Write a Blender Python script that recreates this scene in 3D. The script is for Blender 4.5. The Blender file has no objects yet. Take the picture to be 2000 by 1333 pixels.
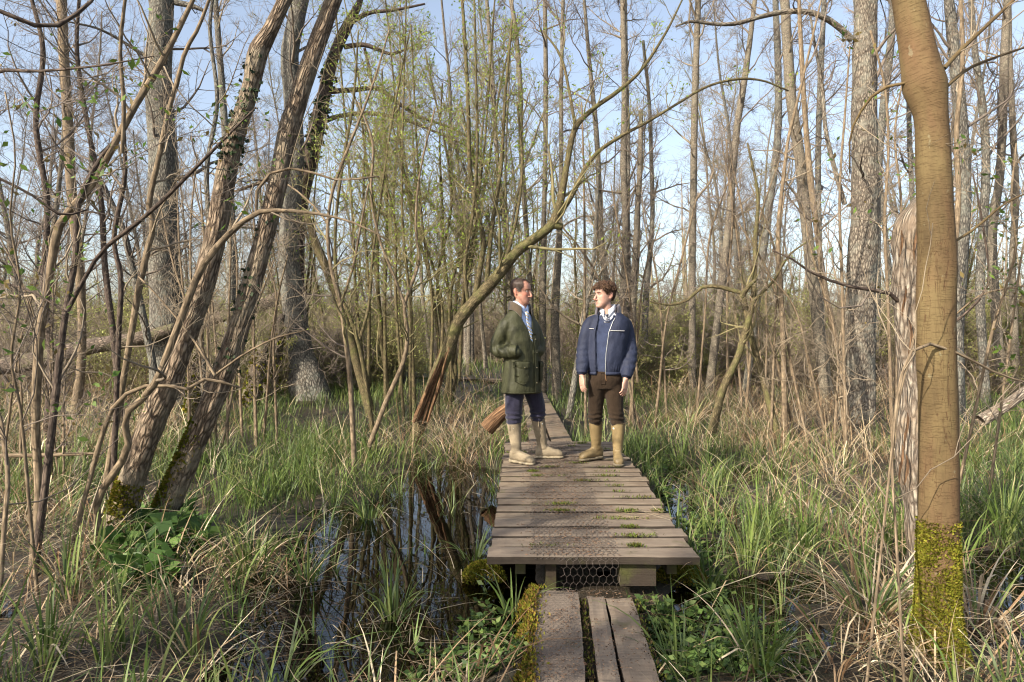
import bpy, math, random
import numpy as np
from mathutils import Vector, Matrix

# ------------------------------------------------------------------ camera, sky, sun, exposure
scene = bpy.context.scene
COL = scene.collection
CAM_Z, F, HY = 1.59, 1333.33, 652.0
cam = bpy.data.cameras.new('camera')
cam.lens, cam.sensor_width, cam.shift_y = 24.0, 36.0, -14.5 / 2000.0
cam.clip_start, cam.clip_end = 0.05, 2000.0
camo = bpy.data.objects.new('camera', cam)
camo.location = (0, 0, CAM_Z)
camo.rotation_euler = (math.radians(90), 0, 0)
COL.objects.link(camo)
scene.camera = camo

SUN_AZ, SUN_EL = math.radians(226), math.radians(33)       # azimuth clockwise from +Y (the view axis)
sdir = Vector((math.sin(SUN_AZ) * math.cos(SUN_EL), math.cos(SUN_AZ) * math.cos(SUN_EL), math.sin(SUN_EL)))
world = bpy.data.worlds.new('World')
scene.world = world
world.use_nodes = True
wn = world.node_tree
wn.nodes.clear()
sky = wn.nodes.new('ShaderNodeTexSky')
sky.sky_type = 'NISHITA'
sky.sun_disc = False
sky.sun_elevation, sky.sun_rotation = SUN_EL, SUN_AZ
sky.air_density, sky.dust_density, sky.ozone_density = 1.0, 2.5, 1.0
bg = wn.nodes.new('ShaderNodeBackground')
bg.inputs['Strength'].default_value = 0.15
wo = wn.nodes.new('ShaderNodeOutputWorld')
haze = wn.nodes.new('ShaderNodeHueSaturation')          # thin high haze: a paler blue all over
haze.inputs['Saturation'].default_value, haze.inputs['Value'].default_value = 0.74, 1.0
wn.links.new(sky.outputs[0], haze.inputs['Color'])
wn.links.new(haze.outputs[0], bg.inputs['Color'])
wn.links.new(bg.outputs[0], wo.inputs['Surface'])
sun = bpy.data.lights.new('sun', 'SUN')
sun.energy, sun.angle, sun.color = 5.0, math.radians(0.55), (1.0, 0.9, 0.75)
suno = bpy.data.objects.new('sun', sun)
suno.rotation_euler = (-sdir).to_track_quat('-Z', 'Y').to_euler()
COL.objects.link(suno)
scene.view_settings.view_transform = 'Standard'
scene.view_settings.look = 'None'
scene.view_settings.exposure = 0.9
scene.view_settings.gamma = 1.0
scene.view_settings.use_curve_mapping = False
scene.render.engine = 'CYCLES'
scene.cycles.filter_width = 1.15
scene.cycles.max_bounces = 6
scene.cycles.diffuse_bounces = 3
scene.cycles.transparent_max_bounces = 8

# ------------------------------------------------------------------ helpers
R = np.random.default_rng(7)
PI = math.pi


def W(px, py, d):
    """world point seen at photo pixel (px, py) at depth d"""
    return np.array([(px - 1000.0) * d / F, d, CAM_Z + (HY - py) * d / F])


def G(px, py, z):
    return W(px, py, (CAM_Z - z) * F / (py - HY))


def nrm(v):
    return v / np.maximum(np.linalg.norm(v, axis=-1, keepdims=True), 1e-9)


def sstep(a, b, x):
    t = np.clip((x - a) / (b - a), 0, 1)
    return t * t * (3 - 2 * t)


def _hash(i, j, k, s):
    h = (i * 374761393 + j * 668265263 + k * 2147483647 + s * 974711) & 0xFFFFFFFF
    h = ((h ^ (h >> 13)) * 1274126177) & 0xFFFFFFFF
    h = (h ^ (h >> 16)) & 0xFFFF
    return h / 65535.0


def vnoise(p, s=0):
    p = np.asarray(p, float)
    i = np.floor(p).astype(np.int64)
    f = p - i
    f = f * f * (3 - 2 * f)
    out = 0
    for a in (0, 1):
        for b in (0, 1):
            for c in (0, 1):
                w = (f[..., 0] if a else 1 - f[..., 0]) * (f[..., 1] if b else 1 - f[..., 1]) * (f[..., 2] if c else 1 - f[..., 2])
                out = out + w * _hash(i[..., 0] + a, i[..., 1] + b, i[..., 2] + c, s)
    return out * 2 - 1


def fbm(p, s=0, o=3):
    p = np.asarray(p, float)
    r, a, t = 0, 1.0, 0
    for k in range(o):
        r = r + a * vnoise(p * (2.03 ** k) + 17.3 * k, s + k)
        t += a
        a *= 0.5
    return r / t


class MB:
    def __init__(self):
        self.v, self.q, self.t, self.n, self.at = [], [], [], 0, {}

    def add(self, V, Q=None, T=None, **at):
        V = np.asarray(V, float).reshape(-1, 3)
        m = len(V)
        if not m:
            return self
        self.v.append(V)
        if Q is not None and len(Q):
            self.q.append(np.asarray(Q, np.int64).reshape(-1, 4) + self.n)
        if T is not None and len(T):
            self.t.append(np.asarray(T, np.int64).reshape(-1, 3) + self.n)
        for k, a in at.items():
            a = np.asarray(a, float)
            self.at.setdefault(k, []).append((self.n, np.broadcast_to(a, (m, 3))))
        self.n += m
        return self

    def arrays(self):
        V = np.concatenate(self.v) if self.v else np.zeros((0, 3))
        Q = np.concatenate(self.q) if self.q else np.zeros((0, 4), np.int64)
        T = np.concatenate(self.t) if self.t else np.zeros((0, 3), np.int64)
        return V, Q, T

    def mesh(self, name, mat, smooth=True):
        V, Q, T = self.arrays()
        me = bpy.data.meshes.new(name)
        me.vertices.add(len(V))
        me.vertices.foreach_set('co', V.astype(np.float32).ravel())
        nl = len(Q) * 4 + len(T) * 3
        me.loops.add(nl)
        me.polygons.add(len(Q) + len(T))
        me.loops.foreach_set('vertex_index', np.concatenate([Q.ravel(), T.ravel()]).astype(np.int32))
        st = np.concatenate([np.arange(len(Q)) * 4, len(Q) * 4 + np.arange(len(T)) * 3]).astype(np.int32)
        me.polygons.foreach_set('loop_start', st)
        me.polygons.foreach_set('use_smooth', np.full(len(st), smooth))
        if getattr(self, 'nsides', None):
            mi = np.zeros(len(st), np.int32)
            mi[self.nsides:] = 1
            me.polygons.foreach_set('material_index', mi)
        for k, lst in self.at.items():
            a = np.zeros((len(V), 3), np.float32)
            for o, x in lst:
                a[o:o + len(x)] = x
            if k == 'col':
                at = me.attributes.new('col', 'FLOAT_COLOR', 'POINT')
                at.data.foreach_set('color', np.concatenate([a, np.ones((len(a), 1), np.float32)], 1).ravel())
            else:
                at = me.attributes.new(k, 'FLOAT_VECTOR', 'POINT')
                at.data.foreach_set('vector', a.ravel())
        for m in (mat if isinstance(mat, (list, tuple)) else [mat]):
            me.materials.append(m)
        me.update()
        me.validate()
        return me

    def build(self, name, mat, parent=None, smooth=True, kind=None):
        return link(name, self.mesh(name, mat, smooth), parent, kind)


def link(name, me, parent=None, kind=None):
    o = bpy.data.objects.new(name, me)
    COL.objects.link(o)
    if parent is not None:
        o.parent = parent
        o.matrix_parent_inverse = Matrix.Translation(-parent.location) if parent.type == 'EMPTY' and parent.rotation_euler.z == 0 else parent.matrix_basis.inverted()
    if kind:
        o['kind'] = kind
    return o


def tag(o, label, cat, group=None, kind=None):
    o['label'] = label
    if cat:
        o['category'] = cat
    if group:
        o['group'] = group
    if kind:
        o['kind'] = kind
    return o


def thing(name, label, cat, loc=(0, 0, 0), group=None):
    o = bpy.data.objects.new(name, None)
    o.empty_display_size = 0.2
    o.location = [float(c) for c in loc]
    COL.objects.link(o)
    return tag(o, label, cat, group)


def frames(P):
    """tangents and two normals for polylines P (T,N,3)"""
    t = np.empty_like(P)
    t[:, 1:-1] = P[:, 2:] - P[:, :-2]
    t[:, 0] = P[:, 1] - P[:, 0]
    t[:, -1] = P[:, -1] - P[:, -2]
    t = nrm(t)
    d = nrm(P[:, -1] - P[:, 0])
    ref = np.where(np.abs(d[:, 2:3]) < 0.8, np.array([[0, 0, 1.0]]), np.array([[1.0, 0, 0]]))
    a = nrm(np.cross(t, ref[:, None, :]))
    b = np.cross(t, a)
    return t, a, b


def tubes(mb, P, rad, sides, col=None, bark=False):
    """many tubes at once: P (T,N,3), rad (T,N)"""
    P = np.asarray(P, float)
    if P.ndim == 2:
        P, rad = P[None], np.asarray(rad, float)[None]
    T, N, _ = P.shape
    if T == 0:
        return
    _, a, b = frames(P)
    th = np.arange(sides) * 2 * PI / sides
    c, s = np.cos(th), np.sin(th)
    V = P[:, :, None, :] + rad[:, :, None, None] * (a[:, :, None, :] * c[None, None, :, None] + b[:, :, None, :] * s[None, None, :, None])
    base = (np.arange(T) * N * sides)[:, None, None]
    i = (np.arange(N - 1) * sides)[None, :, None]
    j = np.arange(sides)[None, None, :]
    j2 = (j + 1) % sides
    Q = np.stack([base + i + j, base + i + j2, base + i + sides + j2, base + i + sides + j], -1)
    at = {}
    if bark:
        L = np.concatenate([np.zeros((T, 1)), np.cumsum(np.linalg.norm(np.diff(P, axis=1), axis=2), 1)], 1)
        Rm = rad.mean(1)[:, None, None]
        off = R.random((T, 1, 1)) * 40
        B = np.stack(np.broadcast_arrays(Rm * c[None, None, :], Rm * s[None, None, :], L[:, :, None] + off), -1)
        at['bark'] = B.reshape(-1, 3)
    if col is not None:
        at['col'] = np.repeat(np.broadcast_to(np.asarray(col, float), (T, 3)), N * sides, 0)
    mb.add(V.reshape(-1, 3), Q.reshape(-1, 4), None, **at)


def spline(pts, n):
    """catmull-rom through rows of pts, n samples, roughly even by chord length"""
    p = np.asarray(pts, float)
    k = np.concatenate([[2 * p[0] - p[1]], p, [2 * p[-1] - p[-2]]])
    L = np.concatenate([[0], np.cumsum(np.linalg.norm(np.diff(p[:, :3], axis=0), axis=1))])
    u = np.linspace(0, L[-1], n)
    i = np.clip(np.searchsorted(L, u, side='right') - 1, 0, len(p) - 2)
    t = ((u - L[i]) / np.maximum(L[i + 1] - L[i], 1e-9))[:, None]
    Lk = np.concatenate([[2 * L[0] - L[1]], L, [2 * L[-1] - L[-2]]])
    m = (k[2:] - k[:-2]) / np.maximum(Lk[2:] - Lk[:-2], 1e-9)[:, None]
    h = (L[i + 1] - L[i])[:, None]
    b, c = p[i], p[i + 1]
    return (2 * t ** 3 - 3 * t * t + 1) * b + (t ** 3 - 2 * t * t + t) * h * m[i] + (3 * t * t - 2 * t ** 3) * c + (t ** 3 - t * t) * h * m[i + 1]


def ground(x, y):
    x, y = np.asarray(x, float), np.asarray(y, float)
    p = np.stack([x, y, x * 0], -1)
    h = 0.03 + 0.30 * sstep(7.5, 20, y) + 0.055 * fbm(p * 1.6, 3) + 0.03 * fbm(p * 5.5, 9, 2) + 0.25 * sstep(20, 60, y) * (1 + fbm(p * 0.1, 5))
    h = h - 0.17 * pools(x, y, -0.22, 0.12)
    return h


POOLS = [(860, 1000, 135, 90), (890, 940, 90, 30), (750, 1110, 190, 120), (700, 1220, 230, 130), (850, 1200, 160, 130), (930, 1050, 70, 120),
         (960, 1180, 90, 110), (640, 1320, 200, 90), (1420, 1180, 110, 50), (1370, 1200, 55, 45), (1395, 1240, 60, 60), (1950, 1170, 110, 90), (1540, 1260, 80, 40), (1325, 985, 36, 70), (1290, 1290, 60, 60),
         (1460, 930, 70, 16), (1650, 1010, 40, 18), (1500, 1010, 50, 14), (1420, 1080, 50, 20), (1560, 1150, 70, 26)]


def proj(x, y, z=0.0):
    y = np.maximum(y, 0.3)
    return 1000 + x / y * F, HY + (CAM_Z - z) / y * F


def pools(x, y, e0=0.02, e1=0.35):
    x, y = np.asarray(x, float), np.asarray(y, float)
    px, py = proj(x, y)
    w = 0.24 * fbm(np.stack([x * 2.3, y * 2.3, x * 0 + 4], -1), 21)
    m = np.zeros_like(x)
    for cx, cy, rx, ry in POOLS:
        e = 1.0 - np.sqrt(((px - cx) / rx) ** 2 + ((py - cy) / ry) ** 2) + w
        m = np.maximum(m, sstep(e0, e1, e))
    return np.where(y > 1.6, m, 0)


# ------------------------------------------------------------------ materials
def mat_new(name):
    m = bpy.data.materials.new(name)
    m.use_nodes = True
    n = m.node_tree
    n.nodes.clear()
    out = n.nodes.new('ShaderNodeOutputMaterial')
    return m, n, out


def N(n, typ, ins=None, **props):
    x = n.nodes.new(typ)
    for k, v in props.items():
        setattr(x, k, v)
    for k, v in (ins or {}).items():
        s = x.inputs[k]
        if hasattr(v, 'is_output') or isinstance(v, bpy.types.NodeSocket):
            n.links.new(v, s)
        else:
            s.default_value = v
    return x


def ramp(n, fac, stops):
    r = n.nodes.new('ShaderNodeValToRGB')
    el = r.color_ramp.elements
    while len(el) < len(stops):
        el.new(0.5)
    for e, (p, c) in zip(el, stops):
        e.position = p
        e.color = (*c, 1)
    n.links.new(fac, r.inputs[0])
    return r.outputs[0]


def c4(c):
    return (c[0], c[1], c[2], 1)


def mixc(n, f, a, b, mode='MIX'):
    x = n.nodes.new('ShaderNodeMix')
    x.data_type, x.blend_type = 'RGBA', mode
    for s, v in ((x.inputs[0], f), (x.inputs[6], a), (x.inputs[7], b)):
        if isinstance(v, bpy.types.NodeSocket):
            n.links.new(v, s)
        else:
            s.default_value = v if not isinstance(v, tuple) or len(v) == 4 else c4(v)
    return x.outputs[2]


def bark_mat(name, dark, light, freq=60, stretch=0.22, bump=0.6, dist=0.012, patch=None, crack=True, hstreak=None):
    m, n, out = mat_new(name)
    at = N(n, 'ShaderNodeAttribute', attribute_name='bark').outputs['Vector']
    mp = N(n, 'ShaderNodeMapping', {'Vector': at, 'Scale': (1, 1, stretch)}).outputs[0]
    no = N(n, 'ShaderNodeTexNoise', {'Vector': mp, 'Scale': freq * 0.5, 'Detail': 5.0, 'Roughness': 0.6})
    wv = N(n, 'ShaderNodeVectorMath', {0: mp, 1: N(n, 'ShaderNodeVectorMath', {0: no.outputs['Color'], 'Scale': 0.03}, operation='SCALE').outputs[0]}, operation='ADD').outputs[0]
    vo = N(n, 'ShaderNodeTexVoronoi', {'Vector': wv, 'Scale': freq}, feature='DISTANCE_TO_EDGE').outputs['Distance']
    cr = N(n, 'ShaderNodeMapRange', {'Value': vo, 'From Min': 0.0, 'From Max': 0.28}).outputs[0]
    hgt = N(n, 'ShaderNodeMath', {0: cr, 1: no.outputs[0]}, operation='MULTIPLY').outputs[0] if crack else no.outputs[0]
    col = ramp(n, hgt, [(0.05, dark), (0.6, light)])
    big = N(n, 'ShaderNodeTexNoise', {'Vector': at, 'Scale': 5.0, 'Detail': 4.0, 'Roughness': 0.65}).outputs[0]
    if patch:
        f = N(n, 'ShaderNodeMapRange', {'Value': big, 'From Min': 0.48, 'From Max': 0.66}).outputs[0]
        f = N(n, 'ShaderNodeMath', {0: f, 1: 0.75}, operation='MULTIPLY').outputs[0]
        col = mixc(n, f, col, c4(patch))
    if hstreak:
        mp2 = N(n, 'ShaderNodeMapping', {'Vector': at, 'Scale': (24, 24, 210)}).outputs[0]
        n2 = N(n, 'ShaderNodeTexNoise', {'Vector': mp2, 'Scale': 1.0, 'Detail': 3.0}).outputs[0]
        f2 = N(n, 'ShaderNodeMapRange', {'Value': n2, 'From Min': 0.56, 'From Max': 0.68}).outputs[0]
        col = mixc(n, f2, col, c4(hstreak))
    fine = N(n, 'ShaderNodeTexNoise', {'Vector': at, 'Scale': 25.0, 'Detail': 3.0}).outputs[0]
    col = mixc(n, 1.0, col, ramp(n, fine, [(0.3, (0.72, 0.72, 0.72)), (0.75, (1.2, 1.18, 1.15))]), 'MULTIPLY')
    bp = N(n, 'ShaderNodeBump', {'Height': hgt, 'Strength': bump, 'Distance': dist}).outputs[0]
    b = N(n, 'ShaderNodeBsdfPrincipled', {'Base Color': col, 'Roughness': 0.92, 'Specular IOR Level': 0.15, 'Normal': bp})
    n.links.new(b.outputs[0], out.inputs[0])
    return m


def smooth_bark(name):
    """thin olive bark with fine level lenticels and a few rusty upright fissures"""
    m, n, out = mat_new(name)
    at = N(n, 'ShaderNodeAttribute', attribute_name='bark').outputs['Vector']

    def noise(sc, det=4.0, dis=0.0):
        return N(n, 'ShaderNodeTexNoise', {'Vector': N(n, 'ShaderNodeMapping', {'Vector': at, 'Scale': sc}).outputs[0], 'Scale': 1.0, 'Detail': det, 'Roughness': 0.62, 'Distortion': dis}).outputs[0]
    col = ramp(n, noise((7, 7, 2.2), 5.0), [(0.32, (0.075, 0.052, 0.026)), (0.5, (0.125, 0.089, 0.042)), (0.68, (0.16, 0.120, 0.056))])
    rust = N(n, 'ShaderNodeMapRange', {'Value': noise((3.5, 3.5, 0.9), 5.0), 'From Min': 0.46, 'From Max': 0.66}).outputs[0]
    col = mixc(n, N(n, 'ShaderNodeMath', {0: rust, 1: 0.7}, operation='MULTIPLY').outputs[0], col, (0.145, 0.08, 0.045, 1))
    len_ = N(n, 'ShaderNodeMapRange', {'Value': noise((22, 22, 230), 2.0), 'From Min': 0.56, 'From Max': 0.66}).outputs[0]
    col = mixc(n, N(n, 'ShaderNodeMath', {0: len_, 1: 0.32}, operation='MULTIPLY').outputs[0], col, (0.10, 0.062, 0.03, 1))
    fi = noise((34, 34, 3.2), 3.0, 0.6)
    fd = N(n, 'ShaderNodeMath', {0: N(n, 'ShaderNodeMath', {0: fi, 1: 0.5}, operation='SUBTRACT').outputs[0]}, operation='ABSOLUTE').outputs[0]
    line = N(n, 'ShaderNodeMapRange', {'Value': fd, 'From Min': 0.012, 'From Max': 0.0}).outputs[0]
    gate = N(n, 'ShaderNodeMapRange', {'Value': noise((5, 5, 1.6), 3.0), 'From Min': 0.45, 'From Max': 0.58}).outputs[0]
    line = N(n, 'ShaderNodeMath', {0: line, 1: gate}, operation='MULTIPLY').outputs[0]
    col = mixc(n, N(n, 'ShaderNodeMath', {0: line, 1: 0.8}, operation='MULTIPLY').outputs[0], col, (0.07, 0.03, 0.017, 1))
    lich = N(n, 'ShaderNodeMapRange', {'Value': noise((28, 28, 16), 4.0), 'From Min': 0.66, 'From Max': 0.72}).outputs[0]
    col = mixc(n, N(n, 'ShaderNodeMath', {0: lich, 1: 0.4}, operation='MULTIPLY').outputs[0], col, (0.25, 0.235, 0.15, 1))
    h = N(n, 'ShaderNodeMath', {0: N(n, 'ShaderNodeMath', {0: noise((40, 40, 18), 5.0), 1: line}, operation='SUBTRACT').outputs[0], 1: len_}, operation='ADD').outputs[0]
    bp = N(n, 'ShaderNodeBump', {'Height': h, 'Strength': 0.6, 'Distance': 0.005}).outputs[0]
    b = N(n, 'ShaderNodeBsdfPrincipled', {'Base Color': col, 'Roughness': 0.85, 'Specular IOR Level': 0.15, 'Normal': bp})
    n.links.new(b.outputs[0], out.inputs[0])
    return m


def twig_mat(name, a, b, rough=0.8):
    m, n, out = mat_new(name)
    g = N(n, 'ShaderNodeNewGeometry')
    no = N(n, 'ShaderNodeTexNoise', {'Vector': g.outputs['Position'], 'Scale': 2.2, 'Detail': 3.0}).outputs[0]
    col = ramp(n, no, [(0.35, a), (0.65, b)])
    bs = N(n, 'ShaderNodeBsdfPrincipled', {'Base Color': col, 'Roughness': rough, 'Specular IOR Level': 0.2})
    n.links.new(bs.outputs[0], out.inputs[0])
    return m


def leaf_mat(name, base=None, trans=0.35, rough=0.55, spec=0.35):
    """colour from the 'col' attribute (each blade or leaf its own) or one base colour"""
    m, n, out = mat_new(name)
    if base is None:
        c = N(n, 'ShaderNodeAttribute', attribute_name='col').outputs['Color']
    else:
        g = N(n, 'ShaderNodeNewGeometry')
        no = N(n, 'ShaderNodeTexNoise', {'Vector': g.outputs['Position'], 'Scale': 9.0, 'Detail': 2.0}).outputs[0]
        c = ramp(n, no, [(0.3, tuple(x * 0.6 for x in base)), (0.7, tuple(x * 1.4 for x in base))])
    bs = N(n, 'ShaderNodeBsdfPrincipled', {'Base Color': c, 'Roughness': rough, 'Specular IOR Level': spec})
    tr = N(n, 'ShaderNodeBsdfTranslucent', {'Color': c})
    mx = N(n, 'ShaderNodeMixShader', {0: trans, 1: bs.outputs[0], 2: tr.outputs[0]})
    n.links.new(mx.outputs[0], out.inputs[0])
    return m


def plain(name, c, rough=0.7, spec=0.3, noise=0.25, scale=14.0, bump=0.0, bscale=60.0, metal=0.0, dist=0.004, sheen=0.0):
    m, n, out = mat_new(name)
    tc = N(n, 'ShaderNodeTexCoord').outputs['Object']
    no = N(n, 'ShaderNodeTexNoise', {'Vector': tc, 'Scale': scale, 'Detail': 4.0, 'Roughness': 0.6}).outputs[0]
    col = ramp(n, no, [(0.3, tuple(x * (1 - noise) for x in c)), (0.72, tuple(x * (1 + noise) for x in c))])
    ins = {'Base Color': col, 'Roughness': rough, 'Specular IOR Level': spec, 'Metallic': metal, 'Sheen Weight': sheen}
    if bump:
        nb = N(n, 'ShaderNodeTexNoise', {'Vector': tc, 'Scale': bscale, 'Detail': 4.0, 'Roughness': 0.6}).outputs[0]
        ins['Normal'] = N(n, 'ShaderNodeBump', {'Height': nb, 'Strength': bump, 'Distance': dist}).outputs[0]
    b = N(n, 'ShaderNodeBsdfPrincipled', ins)
    n.links.new(b.outputs[0], out.inputs[0])
    return m


def cloth_mat(name, c, rough=0.75, weave=900, sheen=0.2, spec=0.2, noise=0.2, bump=0.3, fold=0.4):
    m, n, out = mat_new(name)
    tc = N(n, 'ShaderNodeTexCoord').outputs['Object']
    no = N(n, 'ShaderNodeTexNoise', {'Vector': tc, 'Scale': 11.0, 'Detail': 5.0, 'Roughness': 0.65}).outputs[0]
    col = ramp(n, no, [(0.3, tuple(x * (1 - noise) for x in c)), (0.72, tuple(x * (1 + noise) for x in c))])
    w = N(n, 'ShaderNodeTexNoise', {'Vector': tc, 'Scale': weave, 'Detail': 2.0}).outputs[0]
    f = N(n, 'ShaderNodeTexNoise', {'Vector': N(n, 'ShaderNodeMapping', {'Vector': tc, 'Scale': (1, 1, 0.6), 'Rotation': (0.3, 0.6, 0)}).outputs[0], 'Scale': 9.0, 'Detail': 4.0, 'Distortion': 0.15}).outputs[0]
    b1 = N(n, 'ShaderNodeBump', {'Height': f, 'Strength': min(1.0, fold * 1.7), 'Distance': 0.025}).outputs[0]
    b2 = N(n, 'ShaderNodeBump', {'Height': w, 'Strength': bump, 'Distance': 0.002, 'Normal': b1}).outputs[0]
    b = N(n, 'ShaderNodeBsdfPrincipled', {'Base Color': col, 'Roughness': rough, 'Specular IOR Level': spec, 'Sheen Weight': sheen, 'Normal': b2})
    n.links.new(b.outputs[0], out.inputs[0])
    return m


M = {}
M['alder'] = bark_mat('alder_bark', (0.08, 0.066, 0.054), (0.30, 0.26, 0.205), 34, 0.3, 0.9, 0.02, (0.23, 0.225, 0.185))
M['grey'] = bark_mat('grey_bark', (0.07, 0.064, 0.056), (0.26, 0.24, 0.2), 40, 0.25, 0.9, 0.02, (0.19, 0.195, 0.165))
M['slim'] = bark_mat('slim_bark', (0.10, 0.085, 0.068), (0.27, 0.235, 0.18), 60, 0.3, 0.6, 0.01, (0.2, 0.18, 0.135))
M['willow'] = bark_mat('willow_bark', (0.085, 0.062, 0.044), (0.35, 0.27, 0.195), 46, 0.2, 1.0, 0.022, (0.26, 0.22, 0.16))
M['smooth'] = smooth_bark('smooth_olive_bark')
M['mossy'] = bark_mat('mossy_willow_bark', (0.07, 0.058, 0.032), (0.19, 0.15, 0.085), 60, 0.2, 0.6, 0.01, (0.12, 0.12, 0.045))
M['hazel'] = bark_mat('hazel_bark', (0.12, 0.09, 0.06), (0.29, 0.225, 0.15), 60, 0.12, 0.3, 0.004, (0.2, 0.155, 0.105))
M['darkbark'] = bark_mat('dark_bark', (0.05, 0.038, 0.032), (0.15, 0.115, 0.09), 60, 0.2, 0.4, 0.006)
M['dead'] = bark_mat('dead_wood', (0.12, 0.095, 0.075), (0.38, 0.335, 0.27), 42, 0.2, 1.0, 0.02, (0.22, 0.165, 0.115))
M['redwood'] = bark_mat('split_red_wood', (0.08, 0.045, 0.025), (0.30, 0.18, 0.10), 70, 0.06, 0.9, 0.012)
M['log'] = bark_mat('log_bark', (0.07, 0.055, 0.045), (0.24, 0.19, 0.15), 36, 0.3, 0.9, 0.02, (0.14, 0.14, 0.07))
M['twig'] = twig_mat('twig', (0.095, 0.078, 0.066), (0.21, 0.17, 0.135))
M['twig_olive'] = twig_mat('twig_olive', (0.13, 0.115, 0.055), (0.24, 0.205, 0.105))
M['twig_tan'] = twig_mat('twig_tan', (0.15, 0.12, 0.088), (0.29, 0.235, 0.165))
M['blade'] = leaf_mat('sedge_blade', None, 0.3, 0.5, 0.3)
M['straw'] = leaf_mat('straw_blade', None, 0.15, 0.7, 0.2)
M['leaf'] = leaf_mat('young_leaf', None, 0.4, 0.5, 0.3)
M['moss'] = leaf_mat('moss', None, 0.2, 0.9, 0.05)
M['ivy'] = leaf_mat('ivy_leaf', None, 0.1, 0.6, 0.2)


def ground_mat():
    m, n, out = mat_new('marsh_mud')
    p = N(n, 'ShaderNodeNewGeometry').outputs['Position']
    a = N(n, 'ShaderNodeTexNoise', {'Vector': p, 'Scale': 1.3, 'Detail': 6.0, 'Roughness': 0.7}).outputs[0]
    b = N(n, 'ShaderNodeTexNoise', {'Vector': p, 'Scale': 28.0, 'Detail': 5.0, 'Roughness': 0.7}).outputs[0]
    col = ramp(n, a, [(0.3, (0.012, 0.009, 0.006)), (0.5, (0.026, 0.019, 0.011)), (0.7, (0.03, 0.034, 0.011))])
    lit = N(n, 'ShaderNodeMapRange', {'Value': b, 'From Min': 0.5, 'From Max': 0.66}).outputs[0]
    col = mixc(n, lit, col, (0.06, 0.04, 0.022, 1))
    bp = N(n, 'ShaderNodeBump', {'Height': b, 'Strength': 0.8, 'Distance': 0.03}).outputs[0]
    bs = N(n, 'ShaderNodeBsdfPrincipled', {'Base Color': col, 'Roughness': 0.6, 'Normal': bp})
    n.links.new(bs.outputs[0], out.inputs[0])
    return m


def water_mat():
    m, n, out = mat_new('bog_water')
    p = N(n, 'ShaderNodeNewGeometry').outputs['Position']
    a = N(n, 'ShaderNodeTexNoise', {'Vector': p, 'Scale': 3.0, 'Detail': 2.0}).outputs[0]
    bp = N(n, 'ShaderNodeBump', {'Height': a, 'Strength': 0.05, 'Distance': 0.02}).outputs[0]
    fr = N(n, 'ShaderNodeFresnel', {'IOR': 1.45, 'Normal': bp}).outputs[0]
    tr = N(n, 'ShaderNodeBsdfTransparent', {'Color': (0.24, 0.13, 0.05, 1)})
    gl = N(n, 'ShaderNodeBsdfGlossy', {'Color': (0.95, 0.95, 0.95, 1), 'Roughness': 0.012, 'Normal': bp})
    mx = N(n, 'ShaderNodeMixShader', {0: fr, 1: tr.outputs[0], 2: gl.outputs[0]})
    n.links.new(mx.outputs[0], out.inputs[0])
    return m


M['mud'] = ground_mat()
M['water'] = water_mat()

# ------------------------------------------------------------------ ground and water
gy = np.concatenate([np.linspace(-14, 1.4, 24)[:-1], 1.4 * (26 / 1.4) ** np.linspace(0, 1, 230), np.linspace(27, 160, 40)])
gu = np.linspace(-1, 1, 260)
YY, UU = np.meshgrid(gy, gu, indexing='ij')
XX = UU * (np.maximum(np.abs(YY), 4) * 1.1 + np.where(YY < 2, 10, 0) * (1 - YY * 0.0) * sstep(3, 0, YY) + 1) 
XX = np.where(np.abs(UU) > 0.96, np.sign(UU) * (np.abs(XX) + (np.abs(UU) - 0.96) / 0.04 * 60), XX)
ZZ = ground(XX, YY)
ny, nx = YY.shape
ii = np.arange(ny * nx).reshape(ny, nx)
gm = MB().add(np.stack([XX, YY, ZZ], -1).reshape(-1, 3), np.stack([ii[:-1, :-1], ii[:-1, 1:], ii[1:, 1:], ii[1:, :-1]], -1).reshape(-1, 4))
o = gm.build('ground', M['mud'], kind='structure')
o['label'] = 'brown marshy ground of the wet woodland'
wm = MB().add([(-30, -12, 0), (30, -12, 0), (30, 20, 0), (-30, 20, 0)], [(0, 1, 2, 3)])
o = wm.build('water', M['water'], kind='structure')
o['label'] = 'dark bog water between the sedge tufts'

# ------------------------------------------------------------------ tree machinery
UP = np.array([0, 0, 1.0])


def grow(start, dirs, length, r0, r1, nseg, wander, up, rng):
    T = len(start)
    P = np.empty((T, nseg + 1, 3))
    P[:, 0] = start
    d = nrm(dirs)
    step = (length / nseg)[:, None]
    for k in range(nseg):
        d = nrm(d + rng.normal(0, wander, (T, 3)) + up * UP)
        P[:, k + 1] = P[:, k] + d * step
    t = np.linspace(0, 1, nseg + 1)[None]
    rad = r0[:, None] * (1 - t) + r1[:, None] * t
    return P, rad


def sprout(P, rad, per, tmin, tmax, ang, rng):
    """child starts on polylines: positions, directions, parent radius, parent index, parameter"""
    T, Nn, _ = P.shape
    idx = np.repeat(np.arange(T), per)
    t = rng.uniform(tmin, tmax, len(idx))
    f = t * (Nn - 1)
    i = np.minimum(f.astype(int), Nn - 2)
    w = (f - i)[:, None]
    pos = P[idx, i] * (1 - w) + P[idx, i + 1] * w
    tan = nrm(P[idx, i + 1] - P[idx, i])
    rr = rad[idx, i] * (1 - w[:, 0]) + rad[idx, i + 1] * w[:, 0]
    perp = nrm(np.cross(tan, rng.normal(0, 1, (len(idx), 3))))
    a = np.radians(rng.uniform(ang[0], ang[1], len(idx)))[:, None]
    return pos, tan * np.cos(a) + perp * np.sin(a), rr, idx, t


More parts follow.
